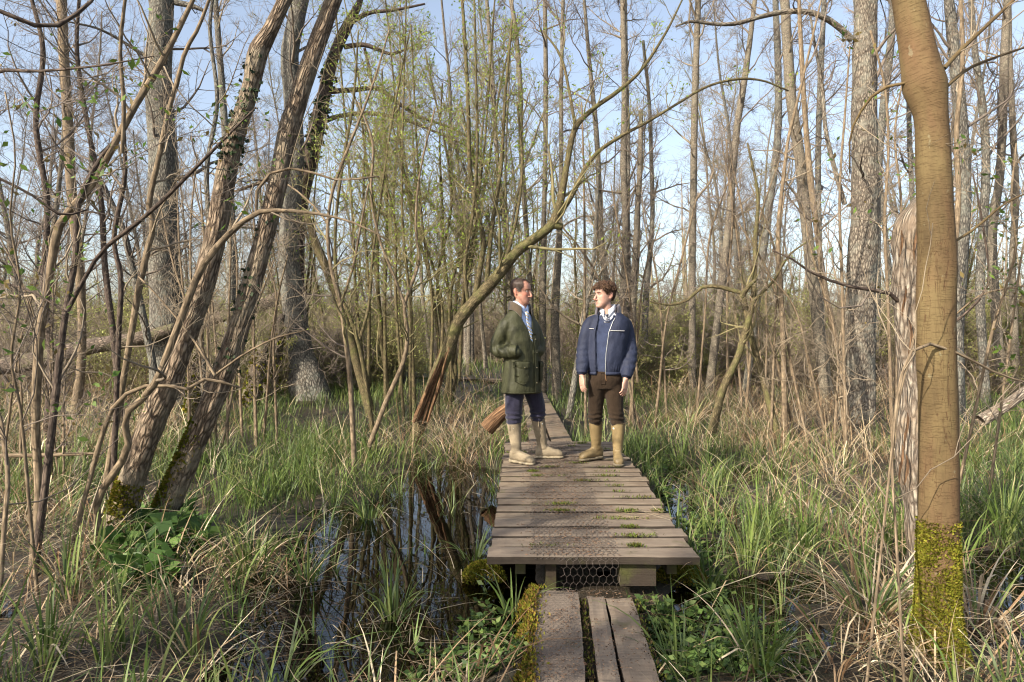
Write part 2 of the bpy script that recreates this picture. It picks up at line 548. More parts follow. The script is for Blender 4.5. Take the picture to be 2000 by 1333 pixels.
def crown(mb, P, rad, rng, n1=24, t1=(0.3, 1.0), len1=(0.8, 2.2), n2=6, len2=0.45, n3=5, len3=0.4, up=0.1, wander=0.22, thin=0.0035, r1k=0.45, ang=(35, 75), leaves=None, lcol=None, lsize=0.02, lper=2, shape=True, rmax=0.05, s1=5, tw=3):
    if P.ndim == 2:
        P, rad = P[None], rad[None]
    pos, d, rr, idx, t = sprout(P, rad, n1, t1[0], t1[1], ang, rng)
    L = rng.uniform(len1[0], len1[1], len(pos))
    if shape:
        L = L * (1.15 - 0.7 * (t - t1[0]) / max(t1[1] - t1[0], 1e-6))
    r0 = np.clip(rr * r1k * rng.uniform(0.6, 1.1, len(L)), thin, np.minimum(rmax, 0.016 * L + 0.004))
    P1, R1 = grow(pos, d, L, r0, np.full(len(L), thin * 0.8), 7, wander, up, rng)
    tubes(mb, P1, R1, s1, bark=True)
    P3 = P1
    if n2:
        pos, d, rr, idx, t = sprout(P1, R1, n2, 0.2, 1.0, (30, 65), rng)
        L2 = L[idx] * len2 * rng.uniform(0.5, 1.2, len(idx)) * (1.2 - 0.7 * t)
        P2, R2 = grow(pos, d, L2, np.clip(rr * 0.6, thin * 0.8, 0.012), np.full(len(L2), thin * 0.6), 4, wander, up * 0.8, rng)
        tubes(mb, P2, R2, tw, bark=True)
        P3 = P2
        if n3:
            pos, d, rr, idx, t = sprout(P2, R2, n3, 0.15, 1.0, (25, 60), rng)
            L3 = L2[idx] * len3 * rng.uniform(0.6, 1.4, len(idx)) + 0.06
            P3, R3 = grow(pos, d, L3, np.full(len(L3), thin * 0.75), np.full(len(L3), thin * 0.4), 2, wander, up * 0.5, rng)
            tubes(mb, P3, R3, 3, bark=True)
    if leaves is not None:
        pos, d, _, _, _ = sprout(P3, np.ones(P3.shape[:2]), lper, 0.3, 1.0, (30, 90), rng)
        add_leaves(leaves, pos, d, lsize, lcol, rng)
    return P1


def add_leaves(mb, pos, d, size, cols, rng, wid=0.45, droop=0.0):
    n = len(pos)
    if n == 0:
        return
    d = nrm(d + np.array([0, 0, -droop]))
    s = nrm(np.cross(d, rng.normal(0, 1, (n, 3))))
    L = size * rng.uniform(0.6, 1.4, n)[:, None]
    nn = np.cross(d, s)
    V = np.stack([pos, pos + d * L * 0.5 + s * L * wid * 0.5 + nn * L * 0.08, pos + d * L, pos + d * L * 0.5 - s * L * wid * 0.5 + nn * L * 0.08], 1)
    Q = np.arange(n * 4).reshape(n, 4)
    cols = np.asarray(cols, float)
    c = cols[rng.integers(0, len(cols), n)] * rng.uniform(0.7, 1.3, (n, 1))
    mb.add(V.reshape(-1, 3), Q, None, col=np.repeat(c, 4, 0))


YOUNG = [(0.20, 0.30, 0.035), (0.26, 0.34, 0.05), (0.15, 0.24, 0.03), (0.30, 0.36, 0.08)]
CHEST = [(0.08, 0.15, 0.025), (0.12, 0.19, 0.03), (0.16, 0.12, 0.04), (0.10, 0.16, 0.03)]
IVYC = [(0.022, 0.038, 0.016), (0.03, 0.05, 0.02), (0.045, 0.06, 0.03)]
MOSSC = [(0.12, 0.13, 0.015), (0.17, 0.165, 0.02), (0.085, 0.09, 0.012), (0.2, 0.15, 0.03)]


def px_line(pts, d, ext=0.0, root=0.25, n=None, dd=0.0, taper=0.6):
    """rows (px, py, width px) -> points and radii; the first row is the foot"""
    p = []
    for k, (x, y, w) in enumerate(pts):
        dk = d + dd * k / max(len(pts) - 1, 1)
        p.append([*W(x, y, dk), w * 0.5 * dk / F])
    p = np.array(p)
    if root:
        drop = p[0, 2] - min(p[0, 2], float(ground(p[0, 0], p[0, 1]))) + root
        sl = (p[1, :3] - p[0, :3]) / max(p[1, 2] - p[0, 2], 0.05)
        p = np.concatenate([[[*(p[0, :3] - np.clip(sl, -0.5, 0.5) * drop * np.array([1, 1, 0]) - np.array([0, 0, drop])), p[0, 3] * 1.15]], p])
    if ext:
        dv = nrm(p[-1, :3] - p[-2, :3])
        p = np.concatenate([p, [[*(p[-1, :3] + dv * ext * 0.5 + UP * ext * 0.05), p[-1, 3] * (0.5 + taper * 0.5)], [*(p[-1, :3] + dv * ext + UP * ext * 0.1), p[-1, 3] * taper * 0.5]]])
    L = np.linalg.norm(np.diff(p[:, :3], axis=0), axis=1).sum()
    n = n or int(np.clip(L / 0.12, 8, 120))
    s = spline(p, n)
    return s[:, :3], np.maximum(s[:, 3], 0.002)


def trunk_mesh(mb, P, rad, sides, amp=0.0, seed=0, flare=0.0, bumps=()):
    """tube with bark coordinates and real radial relief"""
    P = np.asarray(P, float)
    t, a, b = (x[0] for x in frames(P[None]))
    L = np.concatenate([[0], np.cumsum(np.linalg.norm(np.diff(P, axis=0), axis=1))])
    th = np.arange(sides) * 2 * PI / sides
    c, s = np.cos(th)[None], np.sin(th)[None]
    Rm = float(np.mean(rad))
    B = np.stack(np.broadcast_arrays(Rm * c, Rm * s, L[:, None] + seed * 3.1), -1)
    q = B / max(Rm, 1e-4)
    q = np.stack([q[..., 0], q[..., 1], B[..., 2] / max(Rm, 1e-4) * 0.35], -1)
    rr = rad[:, None] * (1 + amp * fbm(q * 1.3, seed) + amp * 0.7 * fbm(q * np.array([3.5, 3.5, 1.6]), seed + 5, 2))
    rr = rr * (1 + flare * np.exp(-L[:, None] / (Rm * 3.0)) * (0.6 + 0.5 * np.cos(3 * th[None] + seed)))
    V = P[:, None] + rr[..., None] * (a[:, None] * c[..., None] + b[:, None] * s[..., None])
    n = len(P)
    i = (np.arange(n - 1) * sides)[:, None]
    j = np.arange(sides)[None]
    j2 = (j + 1) % sides
    Q = np.stack([i + j, i + j2, i + sides + j2, i + sides + j], -1).reshape(-1, 4)
    tip = np.concatenate([V.reshape(-1, 3), [P[-1] + t[-1] * rad[-1] * 0.3]])
    T = np.stack([(n - 1) * sides + np.arange(sides), (n - 1) * sides + (np.arange(sides) + 1) % sides, np.full(sides, n * sides)], -1)
    mb.add(tip, Q, T, bark=np.concatenate([B.reshape(-1, 3), B[-1, :1]]))


def moss_patch(P, rad, parent, t0, t1, side, cover, rng, nb=2500, name='moss', thick=0.012, cols=MOSSC, bare=0.15):
    """cushions of moss: short blades standing on part of a trunk"""
    n = nb
    f = rng.uniform(t0, t1, n) * (len(P) - 1)
    i = np.minimum(f.astype(int), len(P) - 2)
    w = (f - i)[:, None]
    pos = P[i] * (1 - w) + P[i + 1] * w
    rr = rad[i] * (1 - w[:, 0]) + rad[i + 1] * w[:, 0]
    th = np.radians(side) + rng.normal(0, cover, n)
    tan = nrm(P[i + 1] - P[i])
    out = np.stack([np.cos(th), np.sin(th), 0 * th], -1)
    out = nrm(out - tan * (out * tan).sum(-1, keepdims=True))
    base = pos + out * (rr * 1.0)[:, None]
    up_ = (f / (len(P) - 1) - t0) / max(t1 - t0, 1e-6)
    keep = fbm(base * 9, 3) * 1.1 + 1.1 * (1 - up_) > bare + rng.normal(0, 0.28, n)
    base, out = base[keep], out[keep]
    mb = MB()
    add_leaves(mb, base - out * 0.004, out + rng.normal(0, 0.55, base.shape) + UP * 0.2, thick * 2.2, cols, rng, 0.8)
    return mb.build(name, M['moss'], parent, kind='stuff')


TREES = []


def traced(name, label, cat, d, pts, bark, *, branches=(), ext=3.0, sides=14, amp=0.06, n1=10, t1=(0.35, 1.0), len1=(0.5, 1.6), n2=5, n3=4, twig='twig', leaves=0, lcol=YOUNG, lsize=0.025, seed=0, group=None, dd=0.0, flare=0.2, up=0.1, thin=None, moss=None, root=0.25, wander=0.2, taper=0.6, len2=0.45):
    rng = np.random.default_rng(1000 + seed)
    P, rad = px_line(pts, d, ext, root, None if sides < 20 else 170 if sides > 60 else 120, dd, taper)
    t = thing(name, label, cat, P[0] + np.array([0, 0, root]), group)
    mb = MB()
    trunk_mesh(mb, P, rad, sides, amp, seed, flare)
    mb.build('trunk', M[bark], t)
    th = thin or max(0.0022, 0.00028 * d)
    lv = MB() if leaves else None
    cb = MB()
    lines = []
    for br in branches:
        ddb = 0.0
        if isinstance(br, tuple):
            br, ddb = br
        Pb, Rb = px_line(br, d, 0, 0, dd=ddb)
        bm = MB()
        trunk_mesh(bm, Pb, Rb, 9, amp, seed + 3, 0)
        bm.build('branch', M[bark], t)
        lines.append((Pb, Rb))
    if n1:
        crown(cb, P, rad, rng, n1, t1, len1, n2, len2, n3, 0.5, up, wander, th, leaves=lv, lcol=lcol, lsize=lsize, lper=leaves or 1)
    for Pb, Rb in lines:
        Lb = np.linalg.norm(np.diff(Pb, axis=0), axis=1).sum()
        crown(cb, Pb, Rb, rng, max(4, int(Lb * 4)), (0.2, 1.0), (0.25, 0.9), 4, 0.5, 3, 0.5, up, wander, th, leaves=lv, lcol=lcol, lsize=lsize, lper=leaves or 1)
    if cb.n:
        cb.build('crown', M[twig], t)
    if lv is not None and lv.n:
        lv.build('leaves', M['leaf'], t)
    if moss:
        moss_patch(P, rad, t, *moss, rng)
    return t, P, rad

# ------------------------------------------------------------------ the trees one can tell apart
# right foreground
T1, P1, R1 = traced('smooth_tree', 'thick olive-brown smooth trunk in front at right with a knuckled bend high up', 'tree', 3.25,
    [(1836, 1330, 124), (1832, 1250, 94), (1831, 1190, 77), (1832, 1130, 72), (1833, 1000, 71), (1832, 800, 68), (1828, 700, 68), (1828, 600, 69), (1830, 500, 68), (1826, 400, 63), (1822, 300, 60), (1818, 225, 59), (1812, 192, 69), (1806, 168, 76), (1798, 130, 68), (1786, 66, 61), (1772, -10, 56)],
    'smooth', branches=[([(1843, 135, 9), (1880, 95, 8), (1960, 20, 6), (2010, -30, 4)], 0.4), ([(1848, 170, 7), (1900, 130, 6), (2010, 90, 4)], 0.5),
                        ([(1770, 162, 6), (1720, 175, 6), (1690, 205, 5), (1662, 260, 4), (1660, 340, 3)], 0.3), ([(1850, 480, 5), (1900, 450, 5), (1960, 400, 4), (2010, 375, 3)], 0.3)],
    sides=64, amp=0.03, n1=0, ext=3.2, seed=1, flare=0.25, twig='twig_tan', taper=0.7)
moss_patch(P1, R1, T1, 0.02, 0.145, 265, 1.5, np.random.default_rng(4), 30000, thick=0.0065, bare=0.12, cols=[(0.17, 0.18, 0.02), (0.22, 0.21, 0.03), (0.12, 0.125, 0.016), (0.2, 0.165, 0.03)])
# broken snag just behind it
SN, PS, RS = traced('dead_snag', 'pale rotten broken-topped dead trunk behind the smooth olive-brown trunk', 'dead tree', 4.3,
    [(1800, 1110, 44), (1800, 1000, 56), (1792, 900, 66), (1794, 780, 66), (1788, 600, 74), (1786, 520, 76), (1786, 450, 72), (1796, 410, 44), (1808, 375, 12)],
    'dead', ext=0, sides=44, amp=0.22, n1=0, seed=2, flare=0.2, root=0.1)
hm = MB()
rg = np.random.default_rng(5)
hp = [W(1772, 470, 4.2), W(1780, 560, 4.18), W(1775, 665, 4.2), W(1783, 845, 4.22), W(1788, 1015, 4.22), W(1776, 905, 4.22)]
for k, c in enumerate(hp):        # curled flakes of bark standing off the wood
    for q in range(2):
        z = np.linspace(-0.1, 0.1, 6) * rg.uniform(0.6, 1.4)
        a = rg.uniform(-0.06, 0.06)
        pts = np.stack([c[0] + a + 0.012 * np.sin(z * 20 + q), np.full(6, c[1] - 0.035 + 0.02 * abs(a) / 0.06), c[2] + z + rg.uniform(-.1, .1)], -1)
        w = 0.009 * np.sin(np.linspace(0.3, 2.8, 6))
        V = np.concatenate([pts - np.array([1, 0.4, 0]) * w[:, None], pts + np.array([1, -0.5, 0]) * w[:, None]])
        hm = MB().add(V, [(i, i + 6, i + 7, i + 1) for i in range(5)], bark=V * 1.0)
        hm.build('bark_flake', M['redwood'], SN)

# two leaning trunks at left and the ivy on them
TA, PA, RA = traced('leaning_tree', 'rough leaning trunk with ivy halfway, left one of the leaning pair at front left', 'tree', 5.1,
    [(224, 1060, 68), (240, 1000, 54), (280, 870, 48), (330, 745, 46), (368, 640, 43), (402, 540, 41), (425, 440, 39), (440, 345, 38), (462, 260, 36), (490, 170, 33), (505, 100, 36), (528, 60, 29), (560, -10, 26)],
    'willow', sides=48, amp=0.10, n1=0, ext=2.6, seed=3, flare=0.15, taper=0.7, moss=(0.0, 0.1, 240, 1.0))
TB, PB, RB = traced('leaning_tree', 'leaning trunk with dark moss at its foot, right one of the leaning pair', 'tree', 5.3,
    [(308, 1040, 54), (340, 960, 46), (385, 855, 43), (422, 765, 43), (460, 660, 40), (490, 560, 38), (520, 450, 36), (545, 350, 35), (562, 262, 38), (590, 170, 34), (612, 105, 34), (636, 40, 31), (655, -10, 31)],
    'willow', sides=48, amp=0.10, n1=0, ext=2.6, seed=4, flare=0.15, taper=0.7, moss=(0.01, 0.16, 200, 0.8), branches=[([(548, 342, 9), (500, 360, 7), (455, 375, 4)], 0.2)])


def ivy(P, rad, parent, t0, t1, n, seed, size=0.05):
    rng = np.random.default_rng(seed)
    mb = MB()
    f = t0 + (t1 - t0) * np.clip(rng.beta(2, 2, n), 0, 1)
    f = f * (len(P) - 1)
    i = np.minimum(f.astype(int), len(P) - 2)
    th = rng.normal(math.radians(250), 1.3, n)
    out = np.stack([np.cos(th), np.sin(th), 0 * th], -1)
    base = P[i] + out * (rad[i] * 1.05 + rng.uniform(0, 0.012, n))[:, None]
    keep = fbm(base * 5, seed) > -0.1
    add_leaves(mb, base[keep], (out * 0.25 + np.array([0, 0, -0.8]) + rng.normal(0, 0.5, out.shape))[keep], size, IVYC, rng, 0.9)
    mb.build('ivy', M['ivy'], parent, kind='stuff')


ivy(PA, RA, TA, 0.36, 0.56, 330, 31, 0.034)
ivy(PB, RB, TB, 0.20, 0.40, 120, 32, 0.03)

# big grey trees
traced('alder_tree', 'thickest grey ridged trunk standing upright behind the leaning pair', 'tree', 13.5,
    [(330, 770, 66), (326, 690, 60), (324, 580, 58), (318, 470, 56), (316, 380, 52), (318, 300, 50), (310, 200, 48), (312, 100, 46), (318, -10, 42)],
    'grey', n2=7, n3=6, branches=[([(342, 5, 12), (375, 12, 10), (400, 22, 6)], 0), ([(300, 120, 8), (200, 60, 5), (120, 40, 3)], -1)], sides=36, amp=0.10, n1=22, ext=4, seed=5, len1=(0.8, 2.6), flare=0.35)
traced('alder_tree', 'grey trunk with a dark flared foot right of the leaning pair', 'tree', 14.5,
    [(598, 735, 62), (588, 690, 46), (574, 600, 44), (564, 500, 40), (570, 400, 36), (577, 300, 34), (572, 200, 33), (566, 110, 34), (578, 40, 32), (590, -10, 30)],
    'grey', sides=32, amp=0.09, n1=22, ext=4, seed=6, len1=(0.8, 2.4), flare=0.35)
T8, P8, R8 = traced('ivy_clad_tree', 'dark ivy-covered trunk whose limbs arch out to the right behind the leaning pair', 'tree', 15.3,
    [(592, 720, 26), (584, 600, 26), (580, 490, 28), (588, 390, 30), (610, 290, 32), (632, 190, 26), (652, 110, 22), (676, 55, 20), (700, 10, 14), (706, -10, 10)],
    'darkbark', branches=[([(634, 180, 11), (690, 176, 10), (740, 174, 9), (775, 200, 8), (820, 228, 6), (880, 250, 4), (935, 280, 3)], 1), ([(618, 245, 10), (660, 228, 9), (720, 222, 8), (790, 234, 7), (850, 258, 5), (905, 282, 4)], 0.5),
        ([(672, 92, 10), (712, 88, 9), (745, 100, 7), (765, 106, 6), (790, 98, 4)], 0), ([(684, 45, 10), (720, 26, 8), (770, 20, 6), (830, 8, 4)], 0), ([(712, 95, 6), (722, 135, 5), (728, 170, 4)], 0)],
    sides=20, amp=0.10, n1=10, ext=0, seed=7, twig='twig_olive', leaves=1, lsize=0.045, n2=4, n3=2)
ivy(P8, R8, T8, 0.55, 0.88, 520, 33, 0.085)
traced('alder_tree', 'large grey trunk with knobbly burred foot, second big trunk from the right front', 'tree', 11.5,
    [(1674, 835, 66), (1676, 770, 60), (1676, 700, 58), (1678, 620, 54), (1682, 540, 54), (1688, 450, 50), (1690, 360, 48), (1688, 250, 46), (1688, 140, 44), (1690, 60, 42), (1692, -10, 40)],
    'alder', branches=[([(1664, 78, 13), (1640, 55, 12), (1600, 30, 11), (1550, 22, 11), (1490, 32, 9), (1440, 46, 8), (1400, 48, 7), (1350, 42, 6), (1320, 52, 3)], -0.5), ([(1650, 400, 9), (1630, 330, 9), (1612, 250, 8), (1606, 170, 7), (1590, 80, 5), (1580, 10, 4)], 0.3)],
    sides=40, amp=0.13, n1=18, ext=4, seed=8, len1=(0.7, 2.2), leaves=0)

# willow leaning across the middle
traced('leaning_willow', 'mossy willow leaning right over the path with a split red-brown foot', 'willow', 9.6,
    [(826, 812, 24), (848, 745, 26), (872, 690, 26), (890, 640, 25), (908, 610, 24), (940, 575, 23), (975, 535, 22), (1010, 492, 21), (1050, 462, 19), (1078, 438, 18), (1094, 395, 15), (1106, 330, 12), (1124, 250, 11), (1160, 212, 9), (1205, 180, 8), (1250, 140, 6), (1300, 65, 5), (1335, -5, 3)],
    'mossy', branches=[([(1078, 440, 15), (1098, 443, 14)], 0), ([(1088, 425, 12), (1115, 385, 11), (1140, 335, 9), (1165, 300, 8), (1210, 268, 7), (1262, 240, 6), (1320, 205, 5), (1380, 170, 5), (1440, 155, 5), (1490, 158, 4), (1540, 178, 3)], 0.5),
        ([(1124, 250, 7), (1112, 180, 6), (1095, 110, 5), (1060, 60, 3)], 0.2),
        ([(926, 590, 12), (938, 520, 11), (944, 470, 10), (930, 400, 9), (918, 330, 9), (914, 200, 8), (908, 80, 7), (902, -10, 6)], 0.2), ([(950, 560, 10), (960, 450, 9), (978, 330, 8), (986, 200, 6), (1000, 40, 4)], 0.4),
        ([(915, 600, 8), (908, 520, 7), (922, 430, 6), (932, 300, 6), (930, 160, 5), (926, -10, 4)], -0.3), ([(985, 520, 8), (1010, 420, 6), (1020, 320, 5), (1010, 200, 4)], 0.4)],
    ext=0, sides=22, amp=0.10, n1=15, t1=(0.35, 1.0), seed=9, twig='twig_olive', leaves=1, lsize=0.045, up=0.22, len1=(0.5, 1.5))
sb = MB()
for k in range(14):
    a = R.uniform(-13, 13)
    Pk, Rk = px_line([(820 + a * 1.2, 826 + R.uniform(-6, 6), 5), (848 + a * 0.9 + R.uniform(-2, 2), 748, 6), (868 + a * 0.8, 705 - abs(a) + R.uniform(-20, 14), 2)], 9.45 + 0.02 * k, 0, 0)
    trunk_mesh(sb, Pk, Rk, 7, 0.2, k)
sb.build('split_wood', M['redwood'], bpy.data.objects['leaning_willow'])
# broken red log behind the man in green
lg = thing('broken_log', 'split red-brown log leaning up behind the legs of the man in green', 'log', W(958, 830, 8.0))
Pk, Rk = px_line([(950, 838, 30), (975, 812, 30), (1002, 792, 26), (1018, 772, 16)], 8.0, 0, 0)
lb = MB()
trunk_mesh(lb, Pk, Rk, 16, 0.22, 3)
lb.build('wood', M['redwood'], lg)

# slim trunks, foot first: label, depth, bark, points
SLIM = [
    ('straight slim grey trunk left of the arching limb, with mossy foot', 15, 'slim', [(1352, 690, 14), (1352, 560, 13), (1354, 400, 13), (1357, 200, 13), (1364, -10, 11)]),
    ('slim grey trunk bending right as it rises, right of the navy-jacketed man', 15, 'slim', [(1394, 690, 16), (1408, 570, 15), (1424, 430, 14), (1438, 260, 13), (1455, 150, 12), (1472, 20, 9)]),
    ('slender grey trunk leaning right beside a mossy forked sapling', 15, 'grey', [(1466, 690, 14), (1482, 560, 14), (1500, 420, 14), (1518, 280, 14), (1520, 150, 13), (1514, -10, 11)]),
    ('stout grey-brown trunk leaning left with dark foot among right slim trunks', 13.5, 'slim', [(1614, 770, 26), (1606, 700, 24), (1590, 560, 22), (1574, 430, 21), (1562, 310, 20), (1546, 200, 20), (1538, 90, 19), (1532, -10, 17)]),
    ('pale tan forked stem curving down to the foot of the large grey trunk', 10.5, 'hazel', [(1655, 815, 11), (1640, 700, 12), (1612, 570, 12), (1598, 470, 11), (1584, 360, 12), (1574, 250, 10), (1566, 120, 9), (1560, -10, 7)]),
    ('straight slim trunk behind the pale forked stem', 16, 'grey', [(1608, 700, 11), (1600, 480, 11), (1598, 300, 11), (1604, 120, 11), (1610, -10, 9)]),
    ('pale straight thin pole with straw about its foot, standing clear', 9.5, 'hazel', [(1532, 785, 11), (1530, 680, 10), (1525, 560, 9), (1520, 450, 8), (1530, 350, 7), (1540, 270, 6), (1562, 180, 5), (1590, 60, 4), (1606, -10, 3)]),
    ('grey trunk leaning right behind the pale snag', 16, 'grey', [(1712, 640, 15), (1712, 480, 15), (1714, 340, 15), (1726, 210, 15), (1740, 80, 14), (1745, -10, 12)]),
    ('stout grey trunk right of the smooth olive-brown trunk', 11, 'grey', [(1868, 770, 30), (1868, 640, 26), (1876, 500, 26), (1882, 390, 26), (1878, 260, 24), (1868, 140, 22), (1852, -10, 18)]),
    ('tan slim stem hugging the right edge of the smooth olive-brown trunk', 8, 'hazel', [(1866, 780, 12), (1862, 650, 12), (1864, 500, 11), (1872, 380, 10), (1868, 260, 9), (1880, 120, 8), (1876, -10, 7)]),
    ('grey crooked trunk second from the right edge', 14, 'grey', [(1920, 690, 16), (1914, 580, 16), (1920, 440, 16), (1926, 320, 15), (1918, 200, 13), (1904, 100, 11), (1896, -10, 10)]),
    ('grey straight trunk with lichen near the right edge', 15, 'slim', [(1952, 690, 17), (1944, 600, 17), (1938, 460, 16), (1952, 350, 15), (1958, 240, 15), (1962, 110, 15), (1968, -10, 13)]),
    ('rightmost slim pale trunk at the edge of the wood', 15, 'slim', [(1982, 660, 13), (1978, 520, 12), (1984, 380, 12), (1978, 250, 11), (1972, 120, 10), (1970, -10, 9)]),
    ('thin grey trunk seen between the large grey trunk and the snag', 17, 'grey', [(1786, 560, 9), (1782, 400, 9), (1776, 260, 9), (1776, 150, 8), (1786, -10, 7)]),
    ('slim trunk right above the head of the navy-jacketed man', 14, 'slim', [(1196, 690, 13), (1188, 590, 12), (1174, 470, 12), (1170, 360, 11), (1164, 250, 10), (1152, 130, 8), (1140, -10, 6)]),
    ('upright grey-brown trunk just right of the navy-jacketed man', 14, 'slim', [(1214, 700, 14), (1216, 590, 13), (1222, 460, 13), (1218, 330, 13), (1220, 180, 12), (1216, -10, 10)]),
    ('thin twin of the upright trunk right of the navy-jacketed man', 14.5, 'grey', [(1230, 690, 10), (1228, 560, 10), (1226, 430, 9), (1227, 280, 8), (1224, 150, 7), (1222, -10, 5)]),
    ('short-topped pale slim trunk, right of the twin upright trunks', 14, 'slim', [(1232, 700, 13), (1238, 560, 12), (1244, 430, 11), (1250, 320, 10), (1252, 215, 8)]),
    ('grey slim trunk leaning left, further right of the twin upright trunks', 16, 'grey', [(1258, 690, 13), (1262, 580, 12), (1274, 430, 9), (1272, 310, 8), (1268, 200, 7), (1256, 80, 6)]),
    ('thick grey trunk between the two men', 14, 'slim', [(1086, 700, 18), (1084, 620, 17), (1092, 480, 12), (1096, 320, 9), (1096, 180, 8), (1100, -10, 7)]),
    ('slim grey trunk rising behind the face of the man in green', 15, 'slim', [(1060, 690, 15), (1060, 580, 14), (1062, 440, 10), (1065, 310, 9), (1066, 150, 9), (1064, -10, 8)]),
    ('slender wavy trunk above the man in green, left of a straighter one', 15, 'slim', [(1040, 680, 10), (1034, 540, 10), (1026, 420, 10), (1018, 290, 10), (1016, 170, 10), (1007, 60, 9), (996, -10, 8)]),
    ('slender trunk with small knots, left of the wavy one', 15.5, 'slim', [(1004, 660, 9), (994, 540, 9), (984, 430, 9), (972, 320, 9), (964, 190, 9), (956, 70, 8), (950, -10, 7)]),
    ('dark straight sapling of reddish bark between the two men', 10, 'hazel', [(1143, 710, 5), (1142, 600, 5), (1142, 480, 5), (1140, 330, 4), (1136, 200, 3)]),
    ('grey stem leaning right behind the navy-jacketed man', 12, 'grey', [(1126, 720, 12), (1140, 630, 11), (1150, 570, 10), (1160, 500, 8), (1166, 400, 7), (1170, 320, 5)]),
    ('lit slender trunk with mossy foot, far left', 11.5, 'hazel', [(150, 790, 20), (158, 720, 16), (160, 620, 15), (152, 500, 17), (140, 380, 18), (134, 260, 18), (126, 130, 18), (120, -10, 17)]),
    ('thin grey trunk slanting at the foot of the thickest grey trunk', 12.5, 'grey', [(300, 720, 14), (284, 640, 14), (262, 540, 13), (240, 450, 12), (210, 380, 10), (180, 320, 8)]),
    ('grey trunk far behind, between the leaning pair', 19, 'grey', [(448, 650, 20), (452, 520, 18), (450, 400, 16), (440, 260, 14), (430, 120, 12), (420, -10, 10)]),
    ('thin dark tree with spreading twigs, second from the left edge', 9.5, 'darkbark', [(92, 830, 13), (100, 700, 12), (86, 560, 12), (92, 400, 11), (70, 240, 10), (84, 100, 9), (60, -10, 7)]),
    ('thin dark tree leaning left between the forked hazel and the thickest grey trunk', 10, 'darkbark', [(236, 800, 13), (222, 660, 12), (205, 520, 11), (196, 380, 10), (170, 240, 9), (150, 100, 8), (155, -10, 6)]),
    ('thin twiggy tree just right of the thickest grey trunk', 10.5, 'grey', [(400, 780, 12), (392, 620, 11), (408, 470, 10), (404, 330, 9), (424, 200, 8), (410, 60, 7), (416, -10, 6)]),
    ('brown trunk slanting left in the thicket right of the dark-footed trunk', 12, 'mossy', [(700, 720, 18), (672, 620, 18), (640, 530, 18), (618, 480, 16), (600, 420, 12)]),
]
for k, (lab, d, bk, pts) in enumerate(SLIM):
    traced('slim_tree' if bk != 'hazel' else 'sapling', lab, 'tree' if bk != 'hazel' else 'sapling', d, pts, bk, ext=3.5 if pts[-1][1] < 60 else 0.0, sides=14, amp=0.08, n1=48 if bk == 'darkbark' else 22 if bk != 'hazel' else 14,
           t1=(0.3, 1.0), len1=(0.5, 1.9), seed=40 + k, twig='twig' if k % 3 else 'twig_tan', leaves=0, n2=7, n3=5, flare=0.3)

# saplings and shrubs of several stems: one thing each, each stem a part


def shrub(name, label, cat, stems, d, bark, *, twig='twig_tan', n1=7, len1=(0.35, 1.1), leaves=0, lcol=YOUNG, lsize=0.025, seed=0, t1=(0.3, 1.0), n2=4, n3=3, up=0.12, thin=None, wander=0.24, group=None):
    rng = np.random.default_rng(3000 + seed)
    x, y, _ = stems[0][0]
    t = thing(name, label, cat, W(x, y, d), group)
    cb, lv = MB(), MB()
    for k, st in enumerate(stems):
        ddk = rng.uniform(-0.4, 0.4)
        bk = bark
        if isinstance(st, tuple):
            st, bk = st
        ext = 1.6 if st[-1][1] < 30 else 0
        P, rad = px_line(st, d + rng.uniform(-0.12, 0.12), ext, 0.15 if (k == 0 and name != 'trailing_branch') or st[0][1] > 756 else 0, dd=ddk, taper=0.4)
        mb = MB()
        trunk_mesh(mb, P, rad, 10, 0.08, seed + k, 0.1)
        mb.build('stem', M[bk], t)
        crown(cb, P, rad, rng, max(3, int(n1 * len(P) * 0.03)), t1, len1, n2, 0.5, n3, 0.5, up, wander, thin or 0.0018 + 0.00015 * d, leaves=lv if leaves else None, lcol=lcol, lsize=lsize, lper=leaves or 1, r1k=0.5)
    cb.build('crown', M[twig], t)
    if lv.n:
        lv.build('leaves', M['leaf'], t)
    return t


shrub('hazel_shrub', 'forked hazel with one tan and one dark stem, at the left front', 'shrub', [
    [(68, 1070, 17), (76, 960, 16), (70, 850, 16), (72, 740, 17), (80, 640, 16), (98, 530, 16), (116, 440, 16), (145, 402, 15), (180, 362, 15), (205, 315, 14), (240, 250, 14), (268, 200, 13), (305, 140, 13), (340, 75, 11), (372, 10, 9), (384, -15, 8)],
    ([(74, 1060, 15), (92, 920, 14), (108, 780, 14), (116, 700, 13), (130, 600, 12), (148, 500, 11), (152, 400, 11), (190, 320, 9), (245, 250, 7)], 'darkbark'),
    ([(130, 610, 9), (165, 545, 8), (200, 490, 8), (275, 430, 8), (330, 380, 8), (390, 320, 7), (450, 260, 5), (500, 210, 3)], 'darkbark'),
    [(238, 300, 7), (242, 200, 8), (235, 110, 7), (238, 50, 7), (246, -10, 6)]], 4.5, 'hazel', seed=1, n1=9, leaves=1, lcol=CHEST, lsize=0.04)
shrub('hazel_shrub', 'smooth bright-tan curving hazel stems in front of the thickest grey trunk', 'shrub', [
    [(238, 760, 12), (255, 660, 12), (272, 560, 13), (290, 480, 12), (300, 440, 11), (291, 410, 11), (296, 370, 10), (312, 300, 10), (328, 220, 9), (345, 165, 9), (362, 100, 8), (385, 60, 7), (412, -10, 6)],
    ([(228, 760, 10), (232, 650, 10), (236, 540, 10), (222, 470, 9), (240, 370, 9), (245, 330, 8), (240, 240, 8)], 'darkbark')], 6.2, 'hazel', seed=2, n1=9, thin=0.0022)
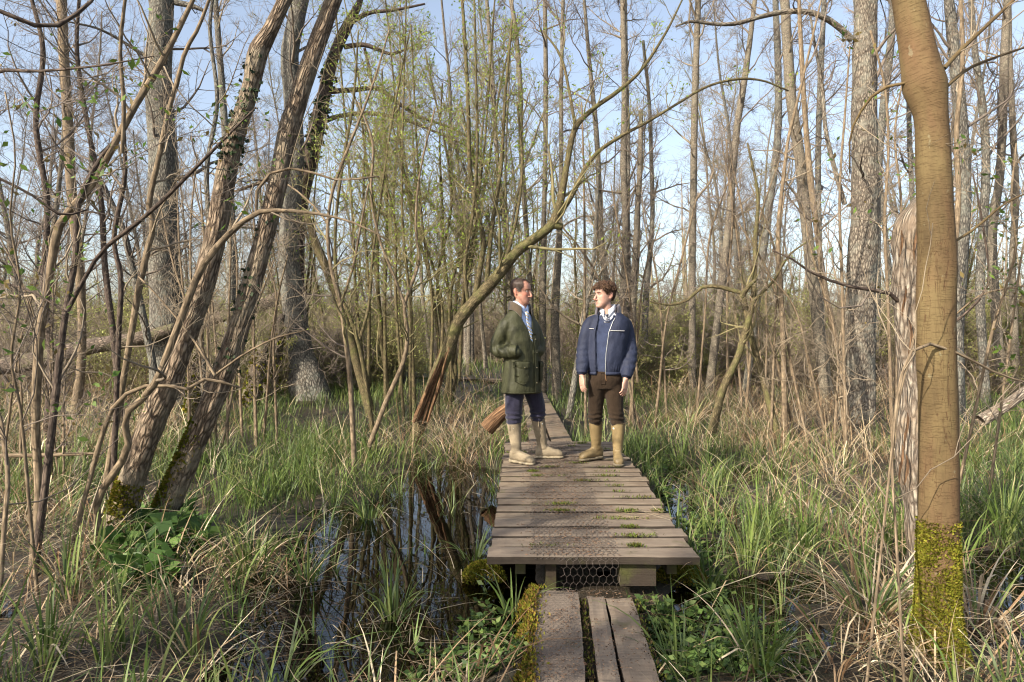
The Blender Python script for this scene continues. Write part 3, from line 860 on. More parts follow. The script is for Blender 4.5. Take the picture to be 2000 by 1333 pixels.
shrub('crooked_hazel', 'crooked hazel stem kinked at knee height, rising across the leaning pair', 'shrub', [
    [(192, 1030, 15), (190, 975, 15), (215, 935, 15), (244, 890, 14), (252, 850, 13), (240, 815, 13), (268, 790, 13), (305, 745, 14), (335, 670, 14), (362, 600, 14), (390, 530, 14), (422, 485, 13), (460, 445, 11), (505, 415, 10), (560, 412, 7), (620, 418, 6), (690, 435, 4), (760, 470, 3)],
    [(158, 1000, 9), (180, 920, 10), (198, 855, 10), (225, 790, 9), (270, 758, 8), (330, 754, 7), (370, 760, 7), (398, 742, 7), (420, 735, 8), (440, 752, 6), (470, 758, 4)],
    [(420, 735, 5), (395, 690, 5), (360, 640, 4), (300, 570, 3), (270, 540, 3)], [(424, 730, 5), (480, 690, 4), (540, 660, 3), (600, 645, 2)],
    [(500, 418, 6), (506, 360, 6), (548, 330, 5), (600, 335, 5), (660, 352, 4), (740, 345, 3)]], 4.6, 'hazel', seed=3, n1=5, thin=0.002, len1=(0.3, 0.9))
shrub('thin_shrub', 'thin bare brown stems at the very left edge beside the forked hazel', 'shrub', [
    [(10, 1010, 9), (16, 930, 9), (8, 870, 8), (2, 820, 7), (-20, 760, 6)], [(60, 1020, 7), (40, 800, 6), (22, 700, 5), (40, 560, 5), (20, 430, 4), (30, 300, 3), (10, 180, 3)],
    ([(-30, 10, 8), (40, 38, 9), (92, 56, 9), (130, 40, 8), (170, 12, 7), (186, -10, 6)], 'darkbark'), ([(-20, 145, 7), (15, 137, 7), (60, 140, 6), (110, 137, 5), (200, 128, 4), (300, 110, 2)], 'darkbark'),
    ([(-20, 340, 6), (60, 380, 5), (120, 420, 5), (170, 410, 3)], 'darkbark'), ([(-20, 545, 5), (60, 570, 4), (130, 610, 3)], 'darkbark')], 4.0, 'hazel', seed=4, n1=14, twig='twig', len1=(0.5, 1.6), leaves=2, lcol=CHEST, lsize=0.05, thin=0.002)
shrub('slender_sapling', 'slender wavy brown sapling standing alone left of the pool', 'sapling', [
    [(692, 900, 11), (688, 820, 10), (682, 720, 10), (672, 640, 9), (664, 590, 9), (646, 520, 7), (640, 450, 7), (648, 380, 6), (672, 310, 6), (700, 240, 5), (730, 160, 4), (760, 60, 3)],
    [(664, 600, 6), (690, 520, 5), (705, 440, 4), (720, 360, 3)], [(642, 440, 5), (610, 400, 4), (560, 360, 3), (520, 350, 2)]], 7.5, 'hazel', seed=5, twig='twig_olive', leaves=2, n1=14)
shrub('slender_sapling', 'thin sapling forking low, behind the wavy brown one', 'sapling', [
    [(722, 800, 9), (712, 730, 8), (700, 670, 8), (680, 610, 8), (660, 570, 7), (655, 450, 6), (668, 330, 6), (690, 200, 5), (700, 60, 3)], [(700, 672, 6), (720, 600, 6), (728, 500, 5), (745, 380, 4), (765, 240, 4), (800, 60, 3)]], 8.6, 'mossy', seed=6, twig='twig_olive', leaves=2, n1=16)
shrub('slender_sapling', 'curving sapling leaning left beside the split foot of the willow', 'sapling', [
    [(735, 835, 10), (752, 790, 10), (772, 745, 9), (790, 700, 9), (796, 650, 8), (790, 600, 7), (806, 550, 7), (818, 510, 6), (812, 440, 5), (820, 340, 4), (850, 210, 3)], [(792, 600, 6), (770, 540, 5), (742, 470, 5), (725, 380, 5), (728, 280, 5), (700, 200, 3)]], 8.2, 'hazel', seed=7, twig='twig_olive', leaves=2, n1=16)
rs = np.random.default_rng(77)
WL = ['tall olive willow shoots in a spray left of the leaning willow', 'cluster of straight green-tinged shoots behind the leaning willow', 'spray of thin willow rods above the wavy sapling', 'loose willow rods rising over the man in green', 'thin leafing shoots between dark-footed trunk and wavy sapling']
for k, (cx, cy, d) in enumerate([(830, 770, 11), (880, 740, 12.5), (720, 760, 12), (985, 720, 12.5)]):
    st = []
    for j in range(4):
        dx = rs.normal(0, 24)
        lean = rs.normal(0, 60)
        top = rs.uniform(-20, 260)
        st.append([(cx + dx, cy, rs.uniform(5, 9)), (cx + dx + lean * 0.15 + rs.normal(0, 13), cy - 180, 6), (cx + dx + lean * 0.45 + rs.normal(0, 20), cy - 360, 5), (cx + dx + lean + rs.normal(0, 10), top, 3)])
    shrub('willow_shrub', WL[k], 'shrub', st, d, 'mossy' if k != 3 else 'slim', seed=20 + k, twig='twig_olive', leaves=1, lsize=0.055, n1=20, up=0.16, len1=(0.4, 1.5), n2=5, n3=4)
shrub('forked_willow', 'mossy yellow-green forked sapling on two legs, one in a straw collar', 'sapling', [
    [(1398, 815, 16), (1412, 760, 15), (1440, 700, 13), (1458, 640, 12), (1470, 590, 11), (1474, 530, 9), (1476, 460, 8), (1480, 380, 6), (1460, 280, 4)], [(1496, 765, 12), (1484, 720, 12), (1468, 660, 12), (1456, 600, 13), (1448, 575, 14)],
    [(1448, 580, 10), (1462, 560, 9), (1478, 545, 5)], [(1446, 572, 9), (1400, 560, 8), (1370, 562, 7), (1345, 585, 6), (1310, 596, 5), (1270, 590, 3)], [(1470, 590, 6), (1510, 550, 5), (1540, 500, 4), (1580, 470, 3)]], 9.5, 'mossy', seed=9, twig='twig_olive', n1=10)
shrub('trailing_branch', 'long dark bare branch reaching left from the snag across the big grey trunk', 'branch', [
    [(1788, 632, 9), (1765, 598, 9), (1735, 572, 8), (1690, 565, 7), (1640, 555, 6), (1580, 530, 5), (1545, 505, 4), (1510, 490, 3)]], 4.4, 'darkbark', seed=10, n1=10, twig='twig')
shrub('bramble_shoot', 'pale looping thin shoot arching across the smooth trunk at waist height', 'shoot', [
    [(1742, 880, 5), (1755, 760, 6), (1778, 690, 6), (1806, 672, 6), (1850, 682, 6), (1900, 705, 5), (1960, 735, 4), (2020, 750, 4)], [(1748, 1010, 5), (1742, 900, 5), (1752, 800, 5), (1790, 640, 4)]], 3.0, 'hazel', seed=11, n1=3, n2=2, n3=1, twig='twig_tan')
shrub('chestnut_shrub', 'thin stems with drooping fresh chestnut leaves between big grey trunk and snag', 'shrub', [
    [(1740, 760, 7), (1735, 600, 6), (1728, 430, 6), (1735, 300, 5), (1728, 170, 5), (1700, 60, 4)], [(1750, 760, 6), (1752, 560, 6), (1760, 400, 5), (1748, 260, 4), (1770, 120, 3)], [(1650, 770, 6), (1645, 560, 6), (1640, 380, 5), (1652, 200, 4), (1660, 90, 3)]], 8.5, 'hazel', seed=12, leaves=1, lcol=CHEST, lsize=0.075, n1=9, n2=2, n3=2)
shrub('thin_shrub', 'thin bare shoots at the right edge, tan and purple, behind the smooth trunk', 'shrub', [
    [(1905, 800, 6), (1940, 640, 6), (1965, 560, 5), (1985, 480, 5), (1975, 400, 4), (1985, 280, 3)], ([(1850, 640, 5), (1900, 600, 5), (1930, 555, 4), (1918, 430, 4), (1900, 340, 3)], 'darkbark'), [(1860, 620, 4), (1920, 575, 4), (2010, 558, 4)], [(1960, 760, 5), (1975, 650, 5), (1992, 520, 4), (2010, 420, 4)]], 5.5, 'hazel', seed=13, n1=12, leaves=1, lcol=CHEST, lsize=0.05)
for k, (cx, cy, d, lab) in enumerate([(1585, 760, 9.5, 'tangle of thin straw-coloured shoots left of the large grey trunk'), (1300, 760, 11, 'loose bare shoots in the straw right of the navy-jacketed man'), (500, 760, 9.5, 'thin bare shoots between the leaning pair and the dark-footed trunk'), (100, 850, 7, 'tangle of thin bare shoots behind the forked hazel'), (400, 800, 8.5, 'bare tan shoots seen through the gap of the leaning pair'), (1440, 740, 12, 'bare shoots around the straw collar of the mossy sapling')]):
    st = []
    for j in range(7):
        dx, lean, hgt = rs.normal(0, 45), rs.normal(0, 70), rs.uniform(160, 480)
        st.append([(cx + dx, cy + rs.uniform(-15, 25), 5), (cx + dx + lean * 0.2, cy - hgt * 0.35, 4), (cx + dx + lean * 0.5 + rs.normal(0, 8), cy - hgt * 0.7, 4), (cx + dx + lean, cy - hgt, 2)])
    shrub('bare_shrub', lab, 'shrub', st, d, 'hazel', seed=40 + k, twig='twig' if k % 2 else 'twig_tan', n1=16, len1=(0.3, 1.0))

# fallen trunks and stumps
for lab, d, pts, bk in [('dark fallen trunk lying across behind the left hazels', 13, [(-40, 722, 34), (60, 706, 34), (180, 676, 32), (260, 664, 28), (350, 640, 20)], 'log'),
                        ('fallen trunk propped up between the leaning pair and dark-footed trunk', 16, [(380, 640, 16), (440, 616, 24), (500, 600, 26), (552, 580, 26)], 'log'),
                        ('bleached fallen pole slanting at the right edge', 8.5, [(1915, 822, 24), (1960, 795, 22), (2010, 760, 20), (2040, 740, 18)], 'dead'),
                        ('thin dead stick lying low across the grass at far left', 6.5, [(-10, 890, 7), (60, 890, 8), (130, 888, 7), (200, 886, 5)], 'hazel')]:
    P, rad = px_line(pts, d, 0, 0)
    t = thing('fallen_log', lab, 'log', P[0])
    mb = MB()
    trunk_mesh(mb, P, rad, 14, 0.15, int(d))
    mb.build('trunk', M[bk], t)
    cb = MB()
    crown(cb, P, rad, np.random.default_rng(int(d)), 5, (0.2, 1), (0.2, 0.7), 2, 0.5, 0, 0, 0.05, 0.2, 0.004)
    cb.build('twigs', M['twig'], t)
for lab, d, pts in [('tall rotten stump left of the dark-footed grey trunk', 14, [(528, 735, 34), (536, 690, 28), (544, 640, 22), (552, 615, 10)]), ('low dark mossy stump in the gap of the leaning pair', 11, [(380, 790, 30), (384, 730, 26), (388, 690, 18), (392, 665, 8)]), ('dark cut stump at the back by the dark-footed trunk', 13, [(500, 740, 30), (508, 700, 26), (514, 668, 18)])]:
    P, rad = px_line(pts, d, 0, 0.3)
    t = thing('tree_stump', lab, 'stump', P[0])
    mb = MB()
    trunk_mesh(mb, P, rad, 18, 0.3, int(d), 0.4)
    mb.build('wood', M['log'], t)
    moss_patch(P, rad, t, 0.1, 0.9, 250, 1.2, np.random.default_rng(9), 500, thick=0.03)

# ------------------------------------------------------------------ the wood behind: shared meshes, one object per tree


def gen_tree(seed, H, r, lean, n1, t0, len1, leaves=0, lsize=0.08, multi=1, up=0.12, n2=6, n3=4, thin=0.006):
    rng = np.random.default_rng(seed)
    tm, cb, lv = MB(), MB(), MB()
    for m in range(multi):
        a = rng.uniform(0, 2 * PI)
        k = 7
        z = np.linspace(-0.3, H * (1 if m == 0 else rng.uniform(0.6, 0.95)), k)
        off = np.cumsum(rng.normal(0, 0.02 * H / k * 3, (k, 2)), 0) + np.outer(z / H, [math.cos(a), math.sin(a)]) * lean * H + (np.array([math.cos(a), math.sin(a)]) * 0.12 * (multi > 1))
        p = np.stack([off[:, 0], off[:, 1], z, r * (1 - 0.8 * np.clip(z / H, 0, 1)) * (1 if m == 0 else 0.7)], -1)
        s = spline(p, 22)
        trunk_mesh(tm, s[:, :3], s[:, 3], 9, 0.07, seed, 0.4)
        crown(cb, s[:, :3], s[:, 3], rng, n1, (t0, 1.0), len1, n2, 0.5, n3, 0.5, up, 0.2, thin, leaves=lv if leaves else None, lcol=YOUNG, lsize=lsize, lper=leaves or 1, r1k=0.5, s1=4)
    return tm, cb, lv


def proto(name, seed, bark, twig, **k):
    tm, cb, lv = gen_tree(seed, **k)
    t = thing(name, '', '', (0, 0, 0))
    tm.build('trunk', M[bark], t)
    cb.build('crown', M[twig], t)
    if lv.n:
        lv.build('leaves', M['leaf'], t)
    return t


def clone(src, loc, rz, sc):
    c = src.copy()
    COL.objects.link(c)
    c.location, c.rotation_euler, c.scale = loc, (0, 0, rz), (sc, sc, sc)
    for ch in src.children:
        d = ch.copy()
        COL.objects.link(d)
        d.parent = c
    return c


def scatter(protos, spots, label, cat, group):
    used = set()
    for k, (x, y, sc) in enumerate(spots):
        s = protos[k % len(protos)]
        loc, rz = (x, y, float(ground(x, y)) - 0.02), R.uniform(0, 2 * PI)
        if s.name not in used:
            used.add(s.name)
            o, o.location, o.rotation_euler, o.scale = s, loc, (0, 0, rz), (sc, sc, sc)
        else:
            o = clone(s, loc, rz, sc)
        tag(o, label, cat, group)


def spots(n, d0, d1, px0, px1, s0, s1, clear=None, power=1.0):
    out = []
    while len(out) < n:
        d = d0 + (d1 - d0) * R.random() ** power
        px = R.uniform(px0, px1)
        if clear and clear(px, d):
            continue
        out.append(((px - 1000) * d / F, d, R.uniform(s0, s1)))
    return out


def near_gap(px, d):              # the open ride along the boardwalk
    return d < 26 and 780 < px < 1120


alders = [proto('slender_alder', 200 + k, ['slim', 'grey', 'alder', 'slim'][k % 4], ['twig', 'twig_tan', 'twig', 'twig_olive'][k % 4], H=12 + 1.5 * (k % 4), r=0.085 + 0.02 * (k % 3), lean=0.05 + 0.03 * (k % 3), n1=42, t0=0.16, len1=(1.0, 3.0), multi=1 + (k in (2, 5)), n2=9, n3=6, thin=0.005) for k in range(6)]
scatter(alders, spots(14, 18, 30, -150, 2150, 0.8, 1.15) + spots(34, 28, 58, -100, 2100, 0.8, 1.2), 'slender bare alder trunk deep in the sunlit wood behind the clearing', 'tree', 'bare alders deep in the wood')
willows = [proto('young_willow', 230 + k, 'mossy', 'twig_olive', H=5.5 + k, r=0.05, lean=0.18, n1=16, t0=0.15, len1=(0.6, 1.9), leaves=1, lsize=0.06, multi=3, up=0.16, n2=4, n3=3, thin=0.0045) for k in range(3)]
scatter(willows, spots(9, 14, 26, 560, 1250, 0.8, 1.3, lambda px, d: d < 20 and 930 < px < 1120) + spots(14, 20, 42, -100, 2100, 0.8, 1.4), 'young willow with fresh yellow-green leaf buds in the undergrowth', 'shrub', 'leafing willows in the undergrowth')


def gen_thicket(seed, leafy, H):
    rng = np.random.default_rng(seed)
    cb, lv = MB(), MB()
    n = 34
    st = np.stack([rng.normal(0, 0.55, n), rng.normal(0, 0.55, n), np.full(n, -0.1)], -1)
    d = np.stack([rng.normal(0, 0.5, n), rng.normal(0, 0.5, n), np.ones(n)], -1)
    P, rad = grow(st, d, rng.uniform(0.5, 1.0, n) * H, rng.uniform(0.008, 0.02, n), np.full(n, 0.004), 8, 0.16, -0.02, rng)
    tubes(cb, P, rad, 4, bark=True)
    crown(cb, P, rad, rng, 7, (0.15, 1.0), (0.3, 1.1), 5, 0.5, 3, 0.5, 0.03, 0.3, 0.0045, leaves=lv if leafy else None, lcol=[(0.28, 0.30, 0.09), (0.34, 0.35, 0.12), (0.24, 0.26, 0.07)], lsize=0.055, lper=leafy, s1=3)
    return cb, lv


th = []
for k in range(6):
    cb, lv = gen_thicket(260 + k, [0, 2, 0, 2, 1, 0][k], 2.0 + 0.35 * k)
    t = thing('thicket_bush', '', '', (0, 0, 0))
    cb.build('crown', M[['twig', 'twig_olive', 'twig_tan', 'twig_olive', 'twig_olive', 'twig_tan'][k]], t)
    if lv.n:
        lv.build('leaves', M['leaf'], t)
    th.append(t)
scatter(th, spots(45, 15, 21, -150, 760, 0.6, 1.0) + spots(45, 15, 21, 1180, 2150, 0.6, 1.0) + spots(100, 21, 38, -150, 2150, 0.8, 1.3, near_gap) + spots(70, 36, 62, -100, 2100, 1.1, 2.0), 'tangled bare bush in the dense undergrowth at the back', 'bush', 'tangled bushes of the undergrowth')

# the far wood, one mass of stems and twigs
far = MB()
rf = np.random.default_rng(55)
n = 190
y = rf.uniform(52, 95, n)
x = rf.uniform(-0.95, 0.95, n) * y
P, rad = grow(np.stack([x, y, ground(x, y) - 0.2], -1), np.stack([rf.normal(0, 0.07, n), rf.normal(0, 0.07, n), np.ones(n)], -1), rf.uniform(7, 17, n), rf.uniform(0.06, 0.2, n), np.full(n, 0.03), 7, 0.05, 0.02, rf)
tubes(far, P, rad, 5, bark=True)
crown(far, P, rad, rf, 12, (0.05, 1.0), (1.2, 4.5), 5, 0.5, 0, 0, 0.1, 0.2, 0.014, s1=3)
far.build('far_woodland', M['twig_tan'], kind='stuff')['label'] = 'far wood of bare trees closing the view'

# ------------------------------------------------------------------ boardwalk


def wood_mat(name, a, b, moss=0.0, k=1.0):
    m, n, out = mat_new(name)
    tc = N(n, 'ShaderNodeTexCoord').outputs['Object']
    inf = N(n, 'ShaderNodeObjectInfo').outputs['Random']
    off = N(n, 'ShaderNodeVectorMath', {0: tc, 1: N(n, 'ShaderNodeCombineXYZ', {'X': N(n, 'ShaderNodeMath', {0: inf, 1: 9.0}, operation='MULTIPLY').outputs[0]}).outputs[0]}, operation='ADD').outputs[0]
    gr = N(n, 'ShaderNodeTexNoise', {'Vector': N(n, 'ShaderNodeMapping', {'Vector': off, 'Scale': (4, 70, 70)}).outputs[0], 'Scale': 1.0, 'Detail': 5.0, 'Roughness': 0.65}).outputs[0]
    bl = N(n, 'ShaderNodeTexNoise', {'Vector': off, 'Scale': 6.0, 'Detail': 5.0, 'Roughness': 0.7}).outputs[0]
    col = ramp(n, gr, [(0.3, a), (0.7, b)])
    br = N(n, 'ShaderNodeMapRange', {'Value': bl, 'From Min': 0.42, 'From Max': 0.62}).outputs[0]
    col = mixc(n, N(n, 'ShaderNodeMath', {0: br, 1: 0.6}, operation='MULTIPLY').outputs[0], col, (0.13 * k, 0.09 * k, 0.062 * k, 1))
    col = mixc(n, N(n, 'ShaderNodeMath', {0: inf, 1: 0.6}, operation='MULTIPLY').outputs[0], col, (0.17 * k, 0.14 * k, 0.115 * k, 1))
    g2 = N(n, 'ShaderNodeTexNoise', {'Vector': tc, 'Scale': 3.2, 'Detail': 6.0, 'Roughness': 0.7}).outputs[0]
    mf = N(n, 'ShaderNodeMapRange', {'Value': g2, 'From Min': 0.60 - moss, 'From Max': 0.74 - moss}).outputs[0]
    col = mixc(n, N(n, 'ShaderNodeMath', {0: mf, 1: 0.7}, operation='MULTIPLY').outputs[0], col, (0.07, 0.075, 0.02, 1))
    bp = N(n, 'ShaderNodeBump', {'Height': N(n, 'ShaderNodeMath', {0: gr, 1: bl}, operation='ADD').outputs[0], 'Strength': 0.6, 'Distance': 0.006}).outputs[0]
    b = N(n, 'ShaderNodeBsdfPrincipled', {'Base Color': col, 'Roughness': 0.85, 'Specular IOR Level': 0.2, 'Normal': bp})
    n.links.new(b.outputs[0], out.inputs[0])
    return m


M['plank'] = wood_mat('weathered_plank', (0.125, 0.094, 0.064), (0.275, 0.222, 0.158))
M['plank_dark'] = wood_mat('damp_plank', (0.12, 0.092, 0.066), (0.25, 0.198, 0.142), 0.05)
M['post'] = wood_mat('mossy_post', (0.022, 0.016, 0.011), (0.05, 0.038, 0.026), 0.14, 0.3)
M['litter'] = leaf_mat('leaf_litter', None, 0.05, 0.9, 0.1)
M['edge'] = wood_mat('damp_shaded_plank_edge', (0.028, 0.021, 0.015), (0.06, 0.046, 0.034), 0.03, 0.22)  # damp plank sides, painted extra dark to put the gaps' shade into the colour
M['wire'] = plain('rusty_wire', (0.17, 0.14, 0.12), 0.5, 0.4, 0.4, 40.0, metal=0.6)
rd = np.random.default_rng(12)


def board(p00, p10, p01, p11, z, th, seg=10, seed=0, wob=0.004):
    """plank between four ground corners: (near left, near right, far left, far right); worn edges, slightly cupped"""
    rng = np.random.default_rng(seed)
    p00, p10, p01, p11 = (np.array([*p, 0.0]) for p in (p00, p10, p01, p11))
    L = np.linalg.norm(p10 - p00)
    Wd = np.linalg.norm(p01 - p00)
    along = L > Wd
    na, nb = (seg, 5) if along else (5, seg)
    us = np.linspace(0, 1, na + 1)
    vs = np.linspace(0, 1, nb + 1)
    U, Vv = np.meshgrid(us, vs)
    P = (p00 * (1 - U[..., None]) + p10 * U[..., None]) * (1 - Vv[..., None]) + (p01 * (1 - U[..., None]) + p11 * U[..., None]) * Vv[..., None]
    edge = np.minimum(np.minimum(U, 1 - U) * L, np.minimum(Vv, 1 - Vv) * Wd)
    hz = z + wob * fbm(P * 4 + seed, seed, 2) - 0.005 * (edge < 1e-6) - 0.004 * (np.minimum(Vv, 1 - Vv) if along else np.minimum(U, 1 - U)) * 2
    P = P + np.stack([rng.normal(0, 0.0018, U.shape), rng.normal(0, 0.0018, U.shape), hz], -1) * np.where(edge[..., None] < 1e-6, 1, np.array([0, 0, 1]))
    nv = U.size
    idx = np.arange(nv).reshape(U.shape)
    top = np.stack([idx[:-1, :-1], idx[:-1, 1:], idx[1:, 1:], idx[1:, :-1]], -1).reshape(-1, 4)
    ring = np.concatenate([idx[0, :-1], idx[:-1, -1], idx[-1, :0:-1], idx[:0:-1, 0]])
    low = P.reshape(-1, 3)[ring] - np.array([0, 0, th])
    r = len(ring)
    k = np.arange(r)
    side = np.stack([ring, nv + k, nv + (k + 1) % r, ring[(k + 1) % r]], -1)
    mb = MB()
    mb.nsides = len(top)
    mb.add(np.concatenate([P.reshape(-1, 3), low, [low.mean(0)]]), np.concatenate([top, side]), np.stack([nv + (k + 1) % r, nv + k, np.full(r, nv + r)], -1))
    return mb


def edge_l(d):
    return -0.137 + (d - 3.95) * 0.014


def edge_r(d):
    return 1.08 + 0.14 * sstep(3.9, 7.0, d) - 0.01 * (d - 6)


ZD = 0.30
dk = tag(thing('boardwalk_platform', '', '', (0.5, 3.95, 0.26)), 'wide platform of grey cross planks that the two men stand on', 'boardwalk')
for k in range(21):
    d0 = 3.954 + 0.2035 * k + rd.uniform(-0.006, 0.006)
    d1 = d0 + 0.176 + rd.uniform(-0.008, 0.006)
    jl, jr = rd.uniform(-0.012, 0.012), rd.uniform(-0.02, 0.02)
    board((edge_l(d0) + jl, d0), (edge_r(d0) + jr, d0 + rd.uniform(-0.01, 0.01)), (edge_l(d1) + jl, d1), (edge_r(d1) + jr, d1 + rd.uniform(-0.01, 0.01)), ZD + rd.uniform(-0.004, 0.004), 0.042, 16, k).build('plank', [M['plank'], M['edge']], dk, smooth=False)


def box(mb, lo, hi):
    (x0, y0, z0), (x1, y1, z1) = lo, hi
    V = [(x0, y0, z0), (x1, y0, z0), (x1, y1, z0), (x0, y1, z0), (x0, y0, z1), (x1, y0, z1), (x1, y1, z1), (x0, y1, z1)]
    mb.add(V, [(0, 3, 2, 1), (4, 5, 6, 7), (0, 1, 5, 4), (1, 2, 6, 5), (2, 3, 7, 6), (3, 0, 4, 7)])
    return mb


for x0 in (0.02, 0.92):
    box(MB(), (x0, 4.06, 0.16), (x0 + 0.06, 8.2, 0.252)).build('joist', M['post'], dk, smooth=False)
for x0, y0, w in ((0.632, 3.99, 0.21), (0.0, 5.6, 0.1), (0.92, 5.6, 0.1), (0.02, 7.6, 0.1), (1.0, 7.6, 0.1), (0.2, 4.02, 0.06)):
    box(MB(), (x0, y0, -0.4 if w < 0.15 else 0.115), (x0 + w, y0 + 0.1, 0.247)).build('post', M['post'], dk, smooth=False)


def chicken_wire(x0, x1, y0, y1, surf, cw=0.034, ch=0.03, rad=0.0016, seed=0, jit=1.0):
    """hexagon mesh; surf(u, v) gives the point for flat coordinates u across and v along"""
    rng = np.random.default_rng(seed)
    segs = []
    nx, ny = int((x1 - x0) / cw), int((y1 - y0) / (ch * 1.5)) + 1
    for j in range(ny):
        for i in range(nx):
            cx, cy = x0 + (i + 0.5 * (j % 2)) * cw, y0 + j * ch * 1.5
            a = [(cx, cy + ch), (cx + cw / 2, cy + ch / 2), (cx + cw / 2, cy - ch / 2), (cx, cy - ch)]
            segs += [(a[0], a[1]), (a[1], a[2]), (a[2], a[3])]
    S = np.array(segs)
    key = np.round(S * 400).astype(int)
    pts = surf(S[..., 0], S[..., 1])
    jit = jit * np.stack([vnoise(np.stack([key[..., 0], key[..., 1], key[..., 0] * 0 + s], -1) * 1.7, s) for s in range(3)], -1) * np.array([0.0028, 0.0028, 0.0016])
    mb = MB()
    tubes(mb, pts + jit, np.full(pts.shape[:2], rad), 3)
    return mb


def deck_surf(u, v):
    """v from the far end of the platform towards the camera, then hanging down its front edge"""
    L = 8.15 - 3.95
    over = np.maximum(v - L, 0)
    y = 8.15 - np.minimum(v, L)
    x = u + 0.02 * (y - 3.95)
    z = ZD + 0.005 - 0.9 * over
    y = y - 0.012 * (over > 0) - over * 0.22 + 0.5 * over ** 2
    z = z - 0.012 * (((y - 3.954) % 0.2035) > 0.182) * (over == 0)
    return np.stack([x + over * 0.15 * (u - 0.4), y, z], -1)


wr = tag(thing('wire_netting', '', '', (0.37, 6, ZD)), 'strip of rusty hexagon wire netting laid along the wide plank platform', 'netting')
chicken_wire(0.112, 0.63, 0, 4.2, deck_surf, seed=1).build('wire_mesh', M['wire'], wr, kind='stuff')
chicken_wire(0.28, 0.62, 4.2, 4.46, deck_surf, 0.037, 0.031, 0.0008, seed=2, jit=3.0).build('hanging_flap', M['wire'], wr, kind='stuff')

# low walkway in front: three planks running towards us
fw = tag(thing('boardwalk_walkway', '', '', (0.37, 3.8, 0.1)), 'narrow low walkway of three long planks nearest us', 'boardwalk')
ZF = 0.13
for k, (a, b, c, d, y1) in enumerate([(0.118, 0.373, 0.0, 0.237, 3.87), (0.422, 0.515, 0.30, 0.385, 3.84), (0.524, 0.668, 0.412, 0.576, 3.83)]):
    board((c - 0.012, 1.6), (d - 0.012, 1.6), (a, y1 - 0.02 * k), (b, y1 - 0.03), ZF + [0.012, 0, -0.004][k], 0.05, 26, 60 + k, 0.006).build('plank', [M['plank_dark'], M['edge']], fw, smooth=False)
box(MB(), (0.08, 3.0, 0.0), (0.62, 3.7, 0.072)).build('bearer', M['post'], fw, smooth=False)
fwm = chicken_wire(0.115, 0.37, 0, 2.2, lambda u, v: np.stack([u - 0.06 * v, 3.84 - v, 0 * u + ZF + 0.020], -1), 0.026, 0.018, 0.0009, seed=3)
fwm.build('wire_mesh', M['wire'], fw, kind='stuff')

# narrow walkway leading away, then turning left
bw = tag(thing('boardwalk_walkway', '', '', (0.47, 8.4, 0.28)), 'narrow walkway of long planks leading away behind the man in green', 'boardwalk')
yy = 8.22
k = 0
while yy < 23:
    y2 = yy + 2.4
    for a, b in ((0.21, 0.455), (0.475, 0.73)):
        z = 0.285 + 0.04 * sstep(10, 20, yy)
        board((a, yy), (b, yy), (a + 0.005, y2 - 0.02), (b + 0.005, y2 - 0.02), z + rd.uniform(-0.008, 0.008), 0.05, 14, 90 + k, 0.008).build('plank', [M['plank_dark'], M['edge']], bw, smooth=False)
        k += 1
    box(MB(), (0.22, yy + 0.1, -0.05), (0.72, yy + 0.22, z - 0.055)).build('bearer', M['post'], bw, smooth=False)
    yy = y2
bl2 = tag(thing('boardwalk_walkway', '', '', (-1.5, 18, 0.3)), 'far arm of plank walkway crossing to the left through green sedge', 'boardwalk')
for k in range(4):
    xa, xb = 0.18 - 1.2 * k, 0.2 - 1.2 * (k + 1)
    ya, yb = 17.2 + 0.75 * k, 17.2 + 0.75 * (k + 1)
    for q in (0, 1):
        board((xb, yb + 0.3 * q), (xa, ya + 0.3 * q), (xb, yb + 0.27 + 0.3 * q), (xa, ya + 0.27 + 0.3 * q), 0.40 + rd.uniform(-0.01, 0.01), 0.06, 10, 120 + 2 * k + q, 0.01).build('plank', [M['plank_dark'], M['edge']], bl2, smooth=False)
    box(MB(), (xb + 0.2, yb - 0.05, 0.0), (xb + 0.4, yb + 0.6, 0.33)).build('bearer', M['post'], bl2, smooth=False)

# ------------------------------------------------------------------ sedge, reed straw, moss and bog plants
GREEN = np.array([(0.085, 0.135, 0.028), (0.12, 0.175, 0.04), (0.165, 0.215, 0.058), (0.07, 0.108, 0.034), (0.11, 0.148, 0.058), (0.21, 0.245, 0.08)])
STRAW = np.array([(0.46, 0.36, 0.22), (0.37, 0.27, 0.16), (0.28, 0.19, 0.11), (0.53, 0.44, 0.30), (0.22, 0.135, 0.075), (0.42, 0.35, 0.25)])


